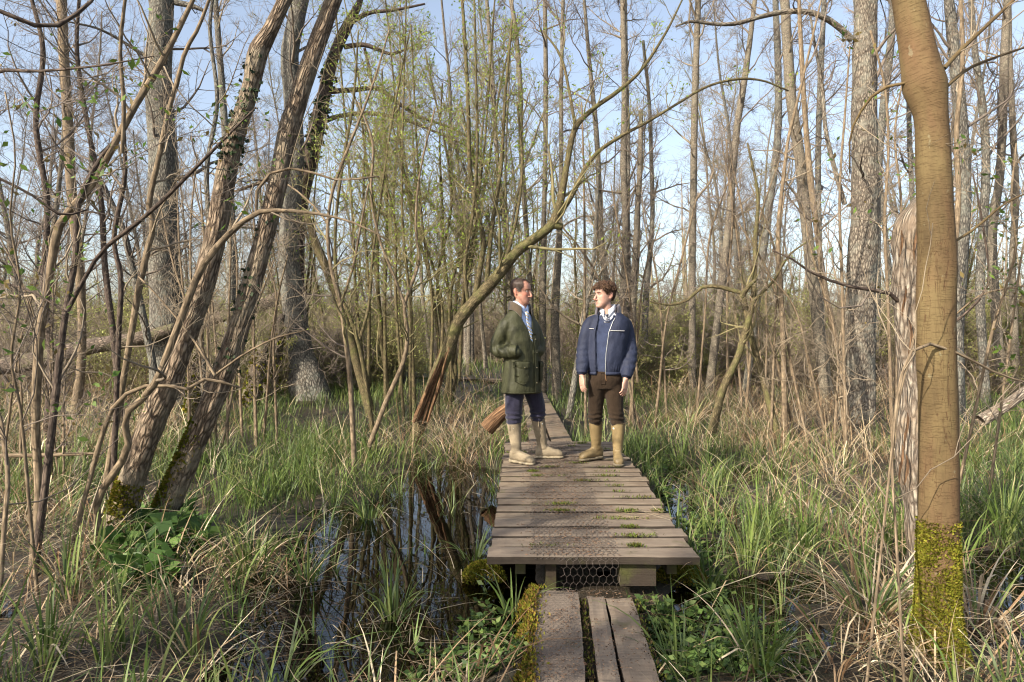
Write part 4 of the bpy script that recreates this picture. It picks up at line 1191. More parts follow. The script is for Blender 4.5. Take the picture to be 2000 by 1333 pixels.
def blades(mb, base, h, w, az, lean, droop, cols, rng, seg=4, twist=0.6, kink=0.0):
    """curved tapering blades; lean = horizontal reach / height, droop bends the tip over"""
    n = len(base)
    if not n:
        return
    t = np.linspace(0, 1, seg + 1)[None]
    reach = h[:, None] * (lean[:, None] * t + droop[:, None] * t ** 2.4)
    z = h[:, None] * (t - 0.62 * droop[:, None] * t ** 3.2)
    if kink:
        kk = rng.random((n, 1)) < kink
        f = np.maximum(t - 0.55, 0)
        z = np.where(kk, z - h[:, None] * 1.5 * f, z)
        reach = np.where(kk, reach + h[:, None] * 0.4 * f, reach)
    dx, dy = np.cos(az)[:, None], np.sin(az)[:, None]
    C = np.stack([base[:, 0:1] + dx * reach, base[:, 1:2] + dy * reach, base[:, 2:3] + z], -1)
    a = az + PI / 2 + rng.normal(0, twist, n)
    s = np.stack([np.cos(a), np.sin(a), 0 * a], -1)[:, None]
    wd = (w[:, None] * np.clip(np.minimum(0.75 + t, 1.25 * (1 - t ** 2.2)), 0.03, 1))[..., None] * 0.5
    V = np.stack([C - s * wd, C + s * wd], 2)        # n, seg+1, 2, 3
    m = (seg + 1) * 2
    b = (np.arange(n) * m)[:, None]
    k = (np.arange(seg) * 2)[None]
    Q = np.stack([b + k, b + k + 1, b + k + 3, b + k + 2], -1)
    mb.add(V.reshape(-1, 3), Q.reshape(-1, 4), None, col=np.repeat(cols, m, 0))


def on_deck(x, y):
    a = (y > 3.9) & (y < 8.3) & (x > edge_l(y) - 0.02) & (x < edge_r(y) + 0.02)
    xs = x + 0.058 * (3.85 - y)
    b = (y <= 3.95) & (y > 1.2) & (xs > 0.06) & (xs < 0.70)
    c = (y > 8.1) & (y < 24) & (x > 0.19) & (x < 0.75)
    e = (x < 0.25) & (x > -4.7) & (np.abs(y - (17.55 - 0.625 * (x - 0.18))) < 0.35)
    return a | b | c | e


def bump2(px, py, L):
    r = 0
    for cx, cy, rx, ry, a in L:
        r = r + a * np.exp(-((px - cx) / rx) ** 2 - ((py - cy) / ry) ** 2)
    return r


STRAWMAP = [(1380, 850, 130, 45, 0.5), (1300, 730, 90, 40, 0.4), (1520, 860, 160, 60, 0.35), (1380, 960, 60, 40, 0.4), (1560, 1010, 120, 40, 0.3), (1480, 720, 260, 60, 0.75), (1640, 830, 120, 70, 0.7), (1700, 1150, 120, 150, 0.75), (1480, 900, 130, 40, 0.5), (1340, 830, 80, 50, 0.7), (350, 1190, 280, 150, 0.5), (100, 1060, 180, 200, 0.55),
            (620, 930, 110, 40, 0.6), (200, 850, 200, 60, 0.5), (560, 740, 120, 40, 0.5), (900, 850, 70, 60, 0.5), (1900, 880, 120, 60, 0.35), (1880, 1200, 100, 120, 0.7), (1260, 680, 90, 40, 0.5), (1900, 720, 150, 50, 0.7), (800, 1280, 120, 90, 0.4), (20, 740, 200, 50, 0.4)]
GREENMAP = [(760, 760, 200, 70, 0.9), (1230, 790, 100, 80, 0.6), (500, 860, 180, 80, 0.6), (1450, 980, 200, 110, 0.45), (1900, 1000, 130, 110, 0.7), (430, 1010, 260, 120, 1.0), (1560, 1100, 120, 140, 0.3), (600, 1050, 130, 80, 0.5), (950, 700, 60, 30, 0.9), (1130, 820, 60, 60, 0.9), (1960, 830, 90, 60, 0.8), (300, 1270, 320, 100, 0.7), (1400, 1300, 180, 60, 0.4)]


def clumps(n, seed, d0, d1, p0=-120, p1=2120):
    rng = np.random.default_rng(seed)
    d = d0 * (d1 / d0) ** rng.random(n)
    x = (rng.uniform(p0, p1, n) - 1000) * d / F
    return x, d, rng


def strew(n, seed, d0, d1, kind, k, r, hh, ww, lean, droop, seg=4, kink=0.0, wmin=0.0006):
    x, y, rng = clumps(n, seed, d0, d1)
    px, py = proj(x, y, 0.05)
    g = np.clip(0.42 + bump2(px, py, GREENMAP) - 0.25 * bump2(px, py, STRAWMAP), 0.05, 1.2)
    s = np.clip(0.15 + np.where(py > 900, 0.72, 1.25) * bump2(px, py, STRAWMAP) - 0.25 * bump2(px, py, GREENMAP), 0.06, 1.2)
    p = g if kind == 'g' else s
    p = p * np.clip(0.55 + 1.3 * fbm(np.stack([x * 0.9, y * 0.9, x * 0 + (2 if kind == 'g' else 8)], -1), 31), 0.1, 1.3)
    pool = pools(x, y)
    p = p * (1 - 0.97 * pool)
    keep = (rng.random(n) < p)
    x, y, pool = x[keep], y[keep], pool[keep]
    m = len(x)
    idx = np.repeat(np.arange(m), rng.integers(max(1, k // 2), k + 1, m))
    q = len(idx)
    ang = rng.uniform(0, 2 * PI, q)
    rr = r * np.sqrt(rng.random(q))
    bx, by = x[idx] + rr * np.cos(ang), y[idx] + rr * np.sin(ang)
    ok = ~on_deck(bx, by) & ~((by > 14.4) & (by < 17.6) & (bx > -1.6) & (bx < 0.2) & (rng.random(q) < 0.6)) & (np.hypot(bx, by) > 1.5)
    idx, ang, bx, by = idx[ok], ang[ok], bx[ok], by[ok]
    q = len(idx)
    size = rng.uniform(0.65, 1.25, m)[idx]
    h = rng.uniform(*hh, q) * size
    w = np.maximum(rng.uniform(*ww, q) * size, wmin * by)
    base = np.stack([bx, by, np.maximum(ground(bx, by), -0.06) - 0.02], -1)
    az = ang + rng.normal(0, 0.7, q)
    pal = GREEN if kind == 'g' else STRAW
    tint = rng.uniform(0.75, 1.25, (m, 1))[idx] * rng.uniform(0.75, 1.2, (q, 1))
    cols = pal[(rng.integers(0, len(pal), m)[idx] + rng.integers(0, 2, q)) % len(pal)] * tint
    mb = GM if kind == 'g' else SM
    blades(mb, base, h, w, az, rng.uniform(*lean, q), rng.uniform(*droop, q), cols, rng, seg, kink=kink)


GM, SM = MB(), MB()
strew(1000, 401, 2.0, 5.0, 'g', 15, 0.05, (0.18, 0.56), (0.006, 0.0115), (0.04, 0.28), (0.0, 0.75), 7)
strew(3000, 402, 4.2, 9.0, 'g', 13, 0.075, (0.18, 0.52), (0.006, 0.011), (0.05, 0.40), (0.0, 0.7), 5, 0.12)
strew(4600, 403, 8.0, 17, 'g', 13, 0.16, (0.2, 0.46), (0.006, 0.010), (0.05, 0.40), (0.0, 0.6), 3)
strew(2600, 404, 15, 30, 'g', 10, 0.3, (0.3, 0.6), (0.008, 0.013), (0.05, 0.4), (0.0, 0.5), 2)
strew(1500, 411, 2.0, 5.0, 's', 12, 0.08, (0.15, 0.46), (0.004, 0.010), (0.1, 1.2), (0.1, 1.0), 5, 0.4)
strew(3600, 412, 4.2, 9.0, 's', 12, 0.12, (0.18, 0.55), (0.004, 0.008), (0.15, 1.4), (0.1, 1.0), 4, 0.4)
strew(5200, 413, 8.0, 17, 's', 12, 0.2, (0.25, 0.75), (0.005, 0.009), (0.1, 1.2), (0.0, 0.9), 3, 0.35)
strew(2600, 415, 15, 34, 's', 9, 0.4, (0.5, 1.3), (0.010, 0.016), (0.02, 0.5), (0.0, 0.5), 2, 0.3)
strew(3200, 414, 14, 30, 's', 9, 0.35, (0.4, 1.0), (0.008, 0.012), (0.05, 0.9), (0.0, 0.6), 2, 0.3)
# litter lying flat, some of it floating
x, y, rng = clumps(36000, 431, 1.9, 14)
px, py = proj(x, y)
ok = (~on_deck(x, y)) & (rng.random(len(x)) < 0.2 + 0.5 * np.clip(bump2(px, py, STRAWMAP), 0, 1) - 0.20 * pools(x, y))
x, y = x[ok], y[ok]
n = len(x)
flo = pools(x, y) > 0.5
cols = STRAW[rng.integers(0, 6, n)] * rng.uniform(0.22, 0.75, (n, 1))
blades(SM, np.stack([x, y, np.maximum(ground(x, y), 0.0) + rng.uniform(0.002, 0.05, n)], -1), rng.uniform(0.02, 0.06, n), np.maximum(rng.uniform(0.004, 0.008, n), 0.0007 * y), rng.uniform(0, 2 * PI, n), rng.uniform(2, 9, n), rng.uniform(-2, 3, n), cols, rng, 3)
GM.build('sedge_grass', M['blade'], kind='stuff')['label'] = 'green sedge growing out of the wet ground'
SM.build('dead_reeds', M['straw'], kind='stuff')['label'] = 'pale dead reed and sedge straw between the green tufts'


def tuft(label, px, py, n, h, green=0.9, lean=0.35, wid=0.011, seed=0, group=None):
    rng = np.random.default_rng(700 + seed)
    c = G(px, py, 0.02)
    c[2] = max(float(ground(c[0], c[1])), -0.08) - 0.01
    t = thing('sedge_tuft', label, 'sedge', c, group)
    for nm, frac, pal, mt in (('blades', green, GREEN, 'blade'), ('dead_blades', 1 - green, STRAW, 'straw')):
        k = int(n * frac)
        if not k:
            continue
        mb = MB()
        a = rng.uniform(0, 2 * PI, k)
        rr = 0.05 * np.sqrt(rng.random(k))
        base = np.stack([c[0] + rr * np.cos(a), c[1] + rr * np.sin(a), np.full(k, c[2])], -1)
        cols = pal[rng.integers(0, len(pal), k)] * rng.uniform(0.75, 1.25, (k, 1))
        lo = 0.02 if nm == 'blades' else 0.4
        blades(mb, base, rng.uniform(0.5, 1.0, k) * h, rng.uniform(0.7, 1.2, k) * wid, a + rng.normal(0, 0.5, k), rng.uniform(lo, lean + lo, k), rng.uniform(0, 0.8, k), cols, rng, 8, kink=0.05 if nm == 'blades' else 0.5)
        mb.build(nm, M[mt], t, kind='stuff')


for k, a in enumerate([('tall green sedge tuft standing in the pool left of the platform front', 768, 1200, 46, 0.52, 0.95, 0.3), ('sedge tuft growing up against the front left corner of the platform', 1008, 1195, 26, 0.46, 1.0, 0.35), ('bright tuft of sedge at the left front corner of the plank platform', 925, 1085, 24, 0.40, 1.0, 0.3),
                       ('tall arching sedge right of the platform front corner', 1385, 1140, 30, 0.62, 0.9, 0.4), ('broad-bladed sedge beside the right edge of the near walkway', 1330, 1310, 26, 0.55, 0.9, 0.45), ('arching sedge at the bottom edge, left of the pool', 545, 1325, 26, 0.5, 0.8, 0.5),
                       ('broad sedge tuft at the lower left by the straw', 375, 1290, 30, 0.55, 0.8, 0.45), ('green sedge at the bottom left corner', 90, 1315, 34, 0.5, 0.9, 0.5), ('upright sedge in front of the leaning pair of trunks', 130, 1180, 30, 0.55, 0.9, 0.35),
                       ('dense sedge fan spilling over straw left of the smooth trunk foot', 1700, 1230, 90, 0.62, 0.45, 0.6), ('dry straw fan bent over right of the smooth trunk foot', 1905, 1215, 70, 0.62, 0.15, 0.7), ('sedge clump at the right edge behind the smooth trunk', 1960, 1060, 50, 0.6, 0.9, 0.4),
                       ('tall sedge left of the pool in the half shade', 600, 1130, 40, 0.5, 0.9, 0.35), ('sedge fan in the pool edge below the wavy sapling', 720, 1010, 40, 0.5, 0.85, 0.4), ('sedge clump in the wet patch right of the platform', 1480, 1060, 50, 0.6, 0.9, 0.35),
                       ('straw-skirted sedge hump right behind the navy-jacketed man', 1345, 850, 90, 0.7, 0.25, 0.8), ('sedge clump in front at lower right among bog plants', 1480, 1320, 36, 0.55, 0.9, 0.45), ('sedge and straw fan in the middle of the left marsh', 480, 1120, 60, 0.55, 0.6, 0.5)]):
    tuft(*a, seed=k, wid=0.0115 if a[2] > 1000 else 0.010)

for k, (px_, py_, n_, h_) in enumerate([(830, 1075, 8, 0.3), (650, 1110, 14, 0.36), (880, 1000, 8, 0.3), (800, 1260, 14, 0.36), (610, 1240, 14, 0.4), (930, 1240, 10, 0.3)]):
    tuft(['few sedge blades in the middle of the pool', 'sedge at the left rim of the pool, beside the taller tuft', 'thin sedge near the top of the pool by the platform', 'sedge in the lower pool above the bottom edge', 'sedge and straw left in the lower pool', 'young sedge among bog plants at the lower pool'][k], px_, py_, n_, h_, 0.75, 0.3, 0.008, 40 + k)
# moss and small green growing in the gaps of the platform, and leaf litter on it
rm = np.random.default_rng(21)
mm, lm = MB(), MB()
for k in range(21):
    yk = 3.954 + 0.2035 * k - 0.012
    for (xa, xb, p) in ((0.60, 0.95, 0.7), (0.10, 0.36, 0.4), (-0.1, 1.1, 0.2), (0.55, 0.9, 0.35)):
        if rm.random() > p or k == 0:
            continue
        n = int(30 + 170 * rm.random() ** 2)
        c = rm.uniform(xa, xb)
        x = rm.normal(c, rm.uniform(0.02, 0.09), n) + 0.02 * (yk - 3.95)
        yv = rm.normal(yk, 0.016, n)
        ok = (x > -0.12) & (x < 1.1)
        add_leaves(mm, np.stack([x, yv, np.full(n, ZD - 0.002)], -1)[ok], np.stack([rm.normal(0, 0.6, n), rm.normal(0, 0.6, n), np.ones(n)], -1)[ok], 0.022, [(0.10, 0.14, 0.028), (0.14, 0.175, 0.035), (0.075, 0.095, 0.02), (0.11, 0.085, 0.03)], rm, 0.22)
mm.build('moss', M['moss'], dk, kind='stuff')
n = 5600
y = rm.uniform(3.96, 8.2, n)
x = rm.normal(0.36, 0.16, n) + 0.02 * (y - 3.95)
ok = (x > 0.05) & (x < 0.85) & (((y - 3.954) % 0.2035) < 0.172) & (fbm(np.stack([x * 5, y * 3, 0 * x], -1), 5) > -0.25)
LITC = [(0.13, 0.078, 0.05), (0.17, 0.105, 0.068), (0.09, 0.055, 0.036), (0.2, 0.135, 0.09)]
add_leaves(lm, np.stack([x, y, np.full(n, ZD + 0.005)], -1)[ok], np.stack([rm.normal(0, 1, n), rm.normal(0, 1, n), rm.normal(0.0, 0.06, n)], -1)[ok], 0.017, LITC, rm, 0.3)
lm.build('leaf_litter', M['litter'], dk, kind='stuff')
fl = MB()
n = 4200
y = rm.uniform(1.7, 3.85, n)
x = rm.normal(0.24, 0.14, n)
x2 = rm.uniform(0.1, 0.66, n)
x = np.where(rm.random(n) < 0.35, x2, x)
ok = (x > 0.11) & (x < 0.66) & (np.abs(x - 0.393) > 0.025) & (fbm(np.stack([x * 5, y * 4, 0 * x], -1), 15) > 0.0)
x = x - 0.06 * (3.85 - y)
add_leaves(fl, np.stack([x, y, np.full(n, ZF + 0.017)], -1)[ok], np.stack([rm.normal(0, 1, n), rm.normal(0, 1, n), rm.normal(0.0, 0.06, n)], -1)[ok], 0.014, LITC, rm, 0.3)
fl.build('leaf_litter', M['litter'], fw, kind='stuff')
fm = MB()
n = 9000
y = rm.uniform(1.7, 3.9, n)
s = rm.random(n)
x = 0.112 - 0.058 * (3.85 - y) + rm.normal(0, 0.030, n) - 0.03 * s
z = ZF + 0.015 - np.maximum(0.105 - 0.058 * (3.85 - y) - x, 0) * 1.6 + rm.uniform(-0.006, 0.01, n)
ok = fbm(np.stack([x * 3, y * 5, z], -1), 6) > -0.25
add_leaves(fm, np.stack([x, y, z], -1)[ok], np.stack([rm.normal(-0.3, 0.6, n), rm.normal(0, 0.6, n), np.ones(n)], -1)[ok], 0.017, MOSSC + [(0.16, 0.09, 0.025), (0.13, 0.08, 0.03)], rm, 0.5)
n = 1800
y = rm.uniform(1.7, 3.8, n)
x = np.where(rm.random(n) < 0.6, 0.393 - 0.06 * (3.85 - y) + rm.normal(0, 0.012, n), 0.675 - 0.05 * (3.85 - y) + rm.normal(0, 0.02, n))
add_leaves(fm, np.stack([x, y, np.full(n, ZF - 0.02)], -1), np.stack([rm.normal(0, 0.7, n), rm.normal(0, 0.7, n), np.ones(n)], -1), 0.018, [(0.07, 0.05, 0.025), (0.09, 0.10, 0.02), (0.05, 0.035, 0.02)], rm, 0.5)
fm.build('moss', M['moss'], fw, kind='stuff')
# mossy cushions under the platform corners
for lab, px_, py_, rx_ in (('cushion of yellow-green moss under the left corner of the platform', 945, 1125, 0.13), ('mossy hump under the right corner of the platform', 1330, 1130, 0.16)):
    c = G(px_, py_, 0.03)
    t = thing('moss_cushion', lab, 'moss', c)
    n = 3000
    a, r = rm.uniform(0, 2 * PI, n), np.sqrt(rm.random(n))
    pz = 0.11 * np.sqrt(np.maximum(1 - r ** 2, 0))
    nv = np.stack([r * np.cos(a), r * np.sin(a), 0.4 + pz * 6], -1)
    mb = MB()
    add_leaves(mb, np.stack([c[0] + rx_ * r * np.cos(a), c[1] + 0.1 * r * np.sin(a), c[2] + pz - 0.03], -1), nv + rm.normal(0, 0.5, nv.shape), 0.02, MOSSC, rm, 0.6)
    mb.build('moss', M['moss'], t, kind='stuff')

# low bog plants with oval leaves
BOG = [(0.075, 0.13, 0.035), (0.11, 0.18, 0.045), (0.06, 0.10, 0.035), (0.16, 0.22, 0.06)]


def bog(name, label, areas, seed, size, hgt, cols=BOG, leafn=9, wid=0.55):
    rng = np.random.default_rng(seed)
    mb = MB()
    for cx, cy, rx, ry, n in areas:
        a, r = rng.uniform(0, 2 * PI, n), np.sqrt(rng.random(n))
        px, py = cx + rx * r * np.cos(a), cy + ry * r * np.sin(a)
        d = CAM_Z * F / (py - HY)
        x = (px - 1000) * d / F
        ok = ~on_deck(x, d)
        x, d = x[ok], d[ok]
        m = len(x)
        h = rng.uniform(0.4, 1.0, m) * hgt
        z0 = np.maximum(ground(x, d), -0.05)
        top = np.stack([x + rng.normal(0, 0.03, m), d + rng.normal(0, 0.03, m), z0 + h], -1)
        P = np.stack([np.stack([x, d, z0 - 0.03], -1), (np.stack([x, d, z0], -1) + top) / 2 + rng.normal(0, 0.008, (m, 3)), top], 1)
        tubes(mb, P, np.full((m, 3), 0.0022), 3, col=(0.10, 0.13, 0.04))
        idx = np.repeat(np.arange(m), leafn)
        f = rng.uniform(0.3, 1.0, len(idx))[:, None]
        pos = P[idx, 0] * (1 - f) + top[idx] * f
        az = rng.uniform(0, 2 * PI, len(idx))
        dr = np.stack([np.cos(az), np.sin(az), rng.uniform(-0.1, 0.9, len(idx))], -1)
        add_leaves(mb, pos, dr, size, cols, rng, wid)
    o = mb.build(name, M['leaf'], kind='stuff')
    o['label'] = label


bog('bog_plants', 'low oval-leaved bog plants along the boardwalk and in the pool', [(1340, 1150, 90, 40, 130), (1300, 1230, 60, 60, 90), (1400, 1250, 130, 60, 120), (960, 1270, 90, 70, 120), (880, 1310, 90, 40, 50), (1320, 1010, 50, 60, 90), (1290, 930, 30, 50, 60), (1380, 1060, 40, 60, 60), (1480, 1290, 110, 60, 90), (1200, 1150, 130, 16, 40), (980, 1180, 40, 40, 40), (1350, 1320, 80, 30, 70), (880, 790, 110, 30, 90)], 51, 0.042, 0.11)
bog('nettle_patch', 'broad-leaved green seedlings at the foot of the leaning pair', [(300, 1050, 60, 40, 60), (270, 1130, 90, 40, 40), (360, 1075, 50, 25, 25)], 52, 0.11, 0.2, [(0.07, 0.14, 0.03), (0.12, 0.20, 0.05), (0.05, 0.10, 0.025)], 6, 0.8)
# straws lying on the platform
so = MB()
n = 16
c = np.array([1.0, 4.75, ZD + 0.008])
blades(so, c + rm.normal(0, 1, (n, 3)) * np.array([0.09, 0.06, 0.004]) + np.array([0, 0, 0.008]), np.full(n, 0.012), np.full(n, 0.005), rm.normal(PI * 0.93, 0.5, n), rm.uniform(9, 26, n), rm.uniform(-3, 3, n), STRAW[rm.integers(0, 4, n)], rm, 4)
tag(so.build('reed_straws', M['straw']), 'few pale reed stalks dropped on the right side of the platform', 'straw', kind='stuff')

# ------------------------------------------------------------------ the two men


def rot2(a):
    return np.array([math.cos(a), math.sin(a), 0.0]), np.array([math.sin(a), -math.cos(a), 0.0])     # lateral, forward


def loft(mb, C, U, V, rx, ry, sides=32, ex=2.3):
    """closed loft: ring centres C, axes U and V, half widths rx and ry"""
    C, U, V = (np.asarray(x, float) for x in (C, U, V))
    rx, ry = np.asarray(rx, float), np.asarray(ry, float)
    k = len(C)
    th = np.arange(sides) * 2 * PI / sides
    c, s = np.cos(th), np.sin(th)
    c, s = np.sign(c) * np.abs(c) ** (2 / ex), np.sign(s) * np.abs(s) ** (2 / ex)
    P = C[:, None] + rx[:, None, None] * c[None, :, None] * U[:, None] + ry[:, None, None] * s[None, :, None] * V[:, None]
    flip = float(np.dot(np.cross(U[0], V[0]), C[-1] - C[0])) < 0
    i = (np.arange(k - 1) * sides)[:, None]
    j = np.arange(sides)[None]
    j2 = (j + 1) % sides
    Q = np.stack([i + j, i + j2, i + sides + j2, i + sides + j], -1).reshape(-1, 4)
    n = k * sides
    jj = np.arange(sides)
    T = np.concatenate([np.stack([(jj + 1) % sides, jj, np.full(sides, n)], -1), np.stack([(k - 1) * sides + jj, (k - 1) * sides + (jj + 1) % sides, np.full(sides, n + 1)], -1)])
    if flip:
        Q, T = Q[:, ::-1], T[:, ::-1]
    mb.add(np.concatenate([P.reshape(-1, 3), C[:1], C[-1:]]), Q, T)


def torso(mb, O, rows, yaw, n=40, grow_by=0.0, ex=2.35):
    s = spline([(r[1], r[2], r[0], r[3], r[4]) for r in rows], n)
    u, f = rot2(yaw)
    loft(mb, O + s[:, :3], np.repeat(u[None], n, 0), np.repeat(f[None], n, 0), s[:, 3] + grow_by, s[:, 4] + grow_by, 40, ex)


def limb(mb, O, rows, n=26, sides=20, cap=True):
    """rounded tube through rows (x, y, z, r)"""
    s = spline(rows, n)
    P, r = O + s[:, :3], s[:, 3]
    t0, t1 = nrm(P[0] - P[1]), nrm(P[-1] - P[-2])
    if cap:
        k = np.array([0.5, 0.85, 1.0])
        P = np.concatenate([[P[0] + t0 * r[0] * q for q in k[::-1]], P, [P[-1] + t1 * r[-1] * q for q in k]])
        h = np.sqrt(np.maximum(1 - k ** 2, 0.004))
        r = np.concatenate([r[0] * h[::-1], r, r[-1] * h])
    _, a, b = (x[0] for x in frames(P[None]))
    loft(mb, P, a, b, r, r, sides, 2.0)


def ball(mb, c, rx, ry, rz, u, f, n=12):
    z = np.cos(np.linspace(PI - 0.15, 0.15, n))
    q = np.sqrt(1 - z ** 2)
    loft(mb, np.asarray(c) + np.outer(z * rz, UP), np.repeat(u[None], n, 0), np.repeat(f[None], n, 0), rx * q, ry * q, 20, 2.0)


def remesh(mb, voxel, smooth=2, dec=None):
    me = mb.mesh('tmp', M['wire'])
    me.materials.clear()
    ob = bpy.data.objects.new('tmp', me)
    COL.objects.link(ob)
    md = ob.modifiers.new('a', 'REMESH')
    md.mode, md.voxel_size, md.use_smooth_shade = 'VOXEL', voxel, True
    if smooth:
        md = ob.modifiers.new('b', 'SMOOTH')
        md.iterations, md.factor = smooth, 0.5
    if dec:
        md = ob.modifiers.new('c', 'DECIMATE')
        md.ratio = dec
    dg = bpy.context.evaluated_depsgraph_get()
    out = bpy.data.meshes.new_from_object(ob.evaluated_get(dg))
    bpy.data.objects.remove(ob)
    bpy.data.meshes.remove(me)
    return out


def coords(me):
    v = np.empty(len(me.vertices) * 3, np.float32)
    me.vertices.foreach_get('co', v)
    nn = np.empty(len(me.vertices) * 3, np.float32)
    me.vertices.foreach_get('normal', nn)
    return v.reshape(-1, 3).astype(float), nn.reshape(-1, 3).astype(float)


def setco(me, V):
    me.vertices.foreach_set('co', V.astype(np.float32).ravel())
    me.update()


def cutfaces(me, dead):
    import bmesh
    bm = bmesh.new()
    bm.from_mesh(me)
    bm.verts.ensure_lookup_table()
    bmesh.ops.delete(bm, geom=[v for v, k in zip(bm.verts, dead) if k], context='VERTS')
    bm.to_mesh(me)
    bm.free()
    me.update()


def garment(name, me, mat, parent, solid=0.0):
    me.materials.append(mat)
    me.polygons.foreach_set('use_smooth', np.ones(len(me.polygons), bool))
    o = link(name, me, parent)
    if solid:
        md = o.modifiers.new('thickness', 'SOLIDIFY')
        md.thickness, md.offset = solid, -1.0
    return o


def folds(me, amp, f, seed, sharp=0.5):
    V, Nn = coords(me)
    p = V * np.asarray(f)
    w = fbm(p + 0.6 * fbm(p * 0.4, seed + 9, 2)[:, None], seed, 2)
    rid = 0.35 - np.abs(vnoise(p * 0.8 + 5, seed + 2)) ** 0.8
    setco(me, V + Nn * (amp * (w * (1 - sharp) + rid * sharp))[:, None])


def ring_at(rows, z):
    a = np.array(rows, float)
    z = np.asarray(z, float)
    return [np.interp(z, a[:, 0], a[:, k]) for k in range(1, 5)]


def on_torso(O, rows, yaw, l, z, off, ex=2.35):
    """point on the front of a torso at lateral offset l and height z"""
    l, z = np.broadcast_arrays(np.asarray(l, float), np.asarray(z, float))
    cx, cy, rx, ry = ring_at(rows, z)
    f = (ry + off) * np.maximum(1 - np.abs(l / (rx + off)) ** ex, 0.0) ** (1 / ex)
    u, fw = rot2(yaw)
    return O + np.stack([cx, cy, z], -1) + l[..., None] * u + f[..., None] * fw


def patch(mb, O, rows, yaw, l0, l1, z0, z1, off, nl=8, nz=8, rnd=0.0):
    """raised panel that follows the torso: a pocket, flap or placket"""
    L, Z = np.meshgrid(np.linspace(l0, l1, nl), np.linspace(z0, z1, nz))
    e = np.minimum(np.minimum((L - l0), (l1 - L)) / (l1 - l0) * nl, np.minimum(Z - z0, z1 - Z) / (z1 - z0) * nz)
    Z = Z + rnd * ((L - (l0 + l1) / 2) / (l1 - l0) * 2) ** 2 * (Z < z0 + (z1 - z0) * 0.4)
    P = on_torso(O, rows, yaw, L, Z, off) 
    B = on_torso(O, rows, yaw, L, Z, -0.012)
    P = np.where((e < 0.3)[..., None], on_torso(O, rows, yaw, L, Z, off * 0.55), P)
    idx = np.arange(nl * nz).reshape(nz, nl)
    Q = np.stack([idx[:-1, :-1], idx[:-1, 1:], idx[1:, 1:], idx[1:, :-1]], -1).reshape(-1, 4)
    ring = np.concatenate([idx[0, :-1], idx[:-1, -1], idx[-1, :0:-1], idx[:0:-1, 0]])
    m, r = nl * nz, len(ring)
    k = np.arange(r)
    mb.add(np.concatenate([P.reshape(-1, 3), B.reshape(-1, 3)[ring]]), np.concatenate([Q, np.stack([ring, ring[(k + 1) % r], m + (k + 1) % r, m + k], -1)]))
    return mb


HEAD = [(-0.122, -0.082, -0.045, 0.022), (-0.108, -0.094, -0.02, 0.040), (-0.085, -0.096, 0.015, 0.054), (-0.055, -0.094, 0.05, 0.064), (-0.02, -0.092, 0.078, 0.070), (0.01, -0.089, 0.09, 0.0735), (0.035, -0.094, 0.097, 0.0755),
        (0.06, -0.092, 0.099, 0.077), (0.085, -0.080, 0.094, 0.073), (0.105, -0.058, 0.078, 0.060), (0.118, -0.028, 0.052, 0.038)]


class Head:
    def __init__(s, c, yaw, pitch, k):
        s.c, s.k = np.array(c, float), k
        s.u, f = rot2(yaw)
        s.f = f * math.cos(pitch) - UP * math.sin(pitch)
        s.w = np.cross(s.f, s.u) * -1
        if s.w[2] < 0:
            s.w = -s.w

    def P(s, p):
        p = np.asarray(p, float) * s.k
        return s.c + p[..., 0:1] * s.u - p[..., 1:2] * s.f + p[..., 2:3] * s.w

    def inv(s, V):
        d = (V - s.c) / s.k
        return np.stack([d @ s.u, -(d @ s.f), d @ s.w], -1)


def head_loft(mb, H, off=0.0, n=30):
    r = spline([(0, (a + b) / 2, z, w, (b - a) / 2) for z, a, b, w in HEAD], n)
    loft(mb, H.P(r[:, :3]), np.repeat(H.u[None], n, 0), np.repeat(H.f[None], n, 0), (r[:, 3] + off) * H.k, (r[:, 4] + off) * H.k, 36, 2.25)


def hand(mb, wrist, down, back, side, k=1.0, spread=0.1):
    """relaxed hand: palm, four fingers of unequal length curling, thumb leaving the side of the palm"""
    d, b = nrm(np.array(down, float)), np.array(back, float)       # b: outward normal of the back of the hand
    b = nrm(b - d * (b @ d))
    t = np.cross(d, b) * side                                     # towards the thumb
    w = np.array(wrist, float)
    n = 7
    q = np.linspace(0, 1, n)
    loft(mb, w + np.outer(q * 0.095 * k, d), np.repeat(t[None], n, 0), np.repeat(b[None], n, 0), np.array([.027, .031, .037, .042, .043, .042, .038]) * k, np.array([.019, .017, .016, .0155, .0145, .013, .011]) * k, 18, 2.4)
    for i, (o, ln, cu) in enumerate([(0.031, 0.075, 0.55), (0.0105, 0.084, 0.75), (-0.0105, 0.078, 0.95), (-0.031, 0.062, 1.15)]):
        p = w + d * 0.086 * k + t * o * k
        dirn = d + t * o * spread * 30 * 0.1
        pts = [(*p, 0.0092 * k)]
        for sgm in (0.45, 0.32, 0.23):
            a = cu * (0.35 if sgm == 0.45 else 0.75)
            dirn = nrm(dirn * math.cos(a * 0.6) - b * math.sin(a * 0.6))
            p = p + dirn * ln * sgm * k
            pts.append((*p, (0.0088 - 0.0022 * (0.45 - sgm) / 0.22) * k))
        limb(mb, np.zeros(3), pts, 12, 10)
    p = w + d * 0.025 * k + t * 0.026 * k
    p2 = p + (d * 0.6 + t * 0.55 - b * 0.35) * 0.042 * k
    p3 = p2 + (d * 0.9 + t * 0.12 - b * 0.35) * 0.032 * k
    p4 = p3 + (d * 0.95 - t * 0.1 - b * 0.3) * 0.026 * k
    limb(mb, np.zeros(3), [(*p, .014 * k), (*p2, .012 * k), (*p3, .0105 * k), (*p4, .0085 * k)], 12, 10)


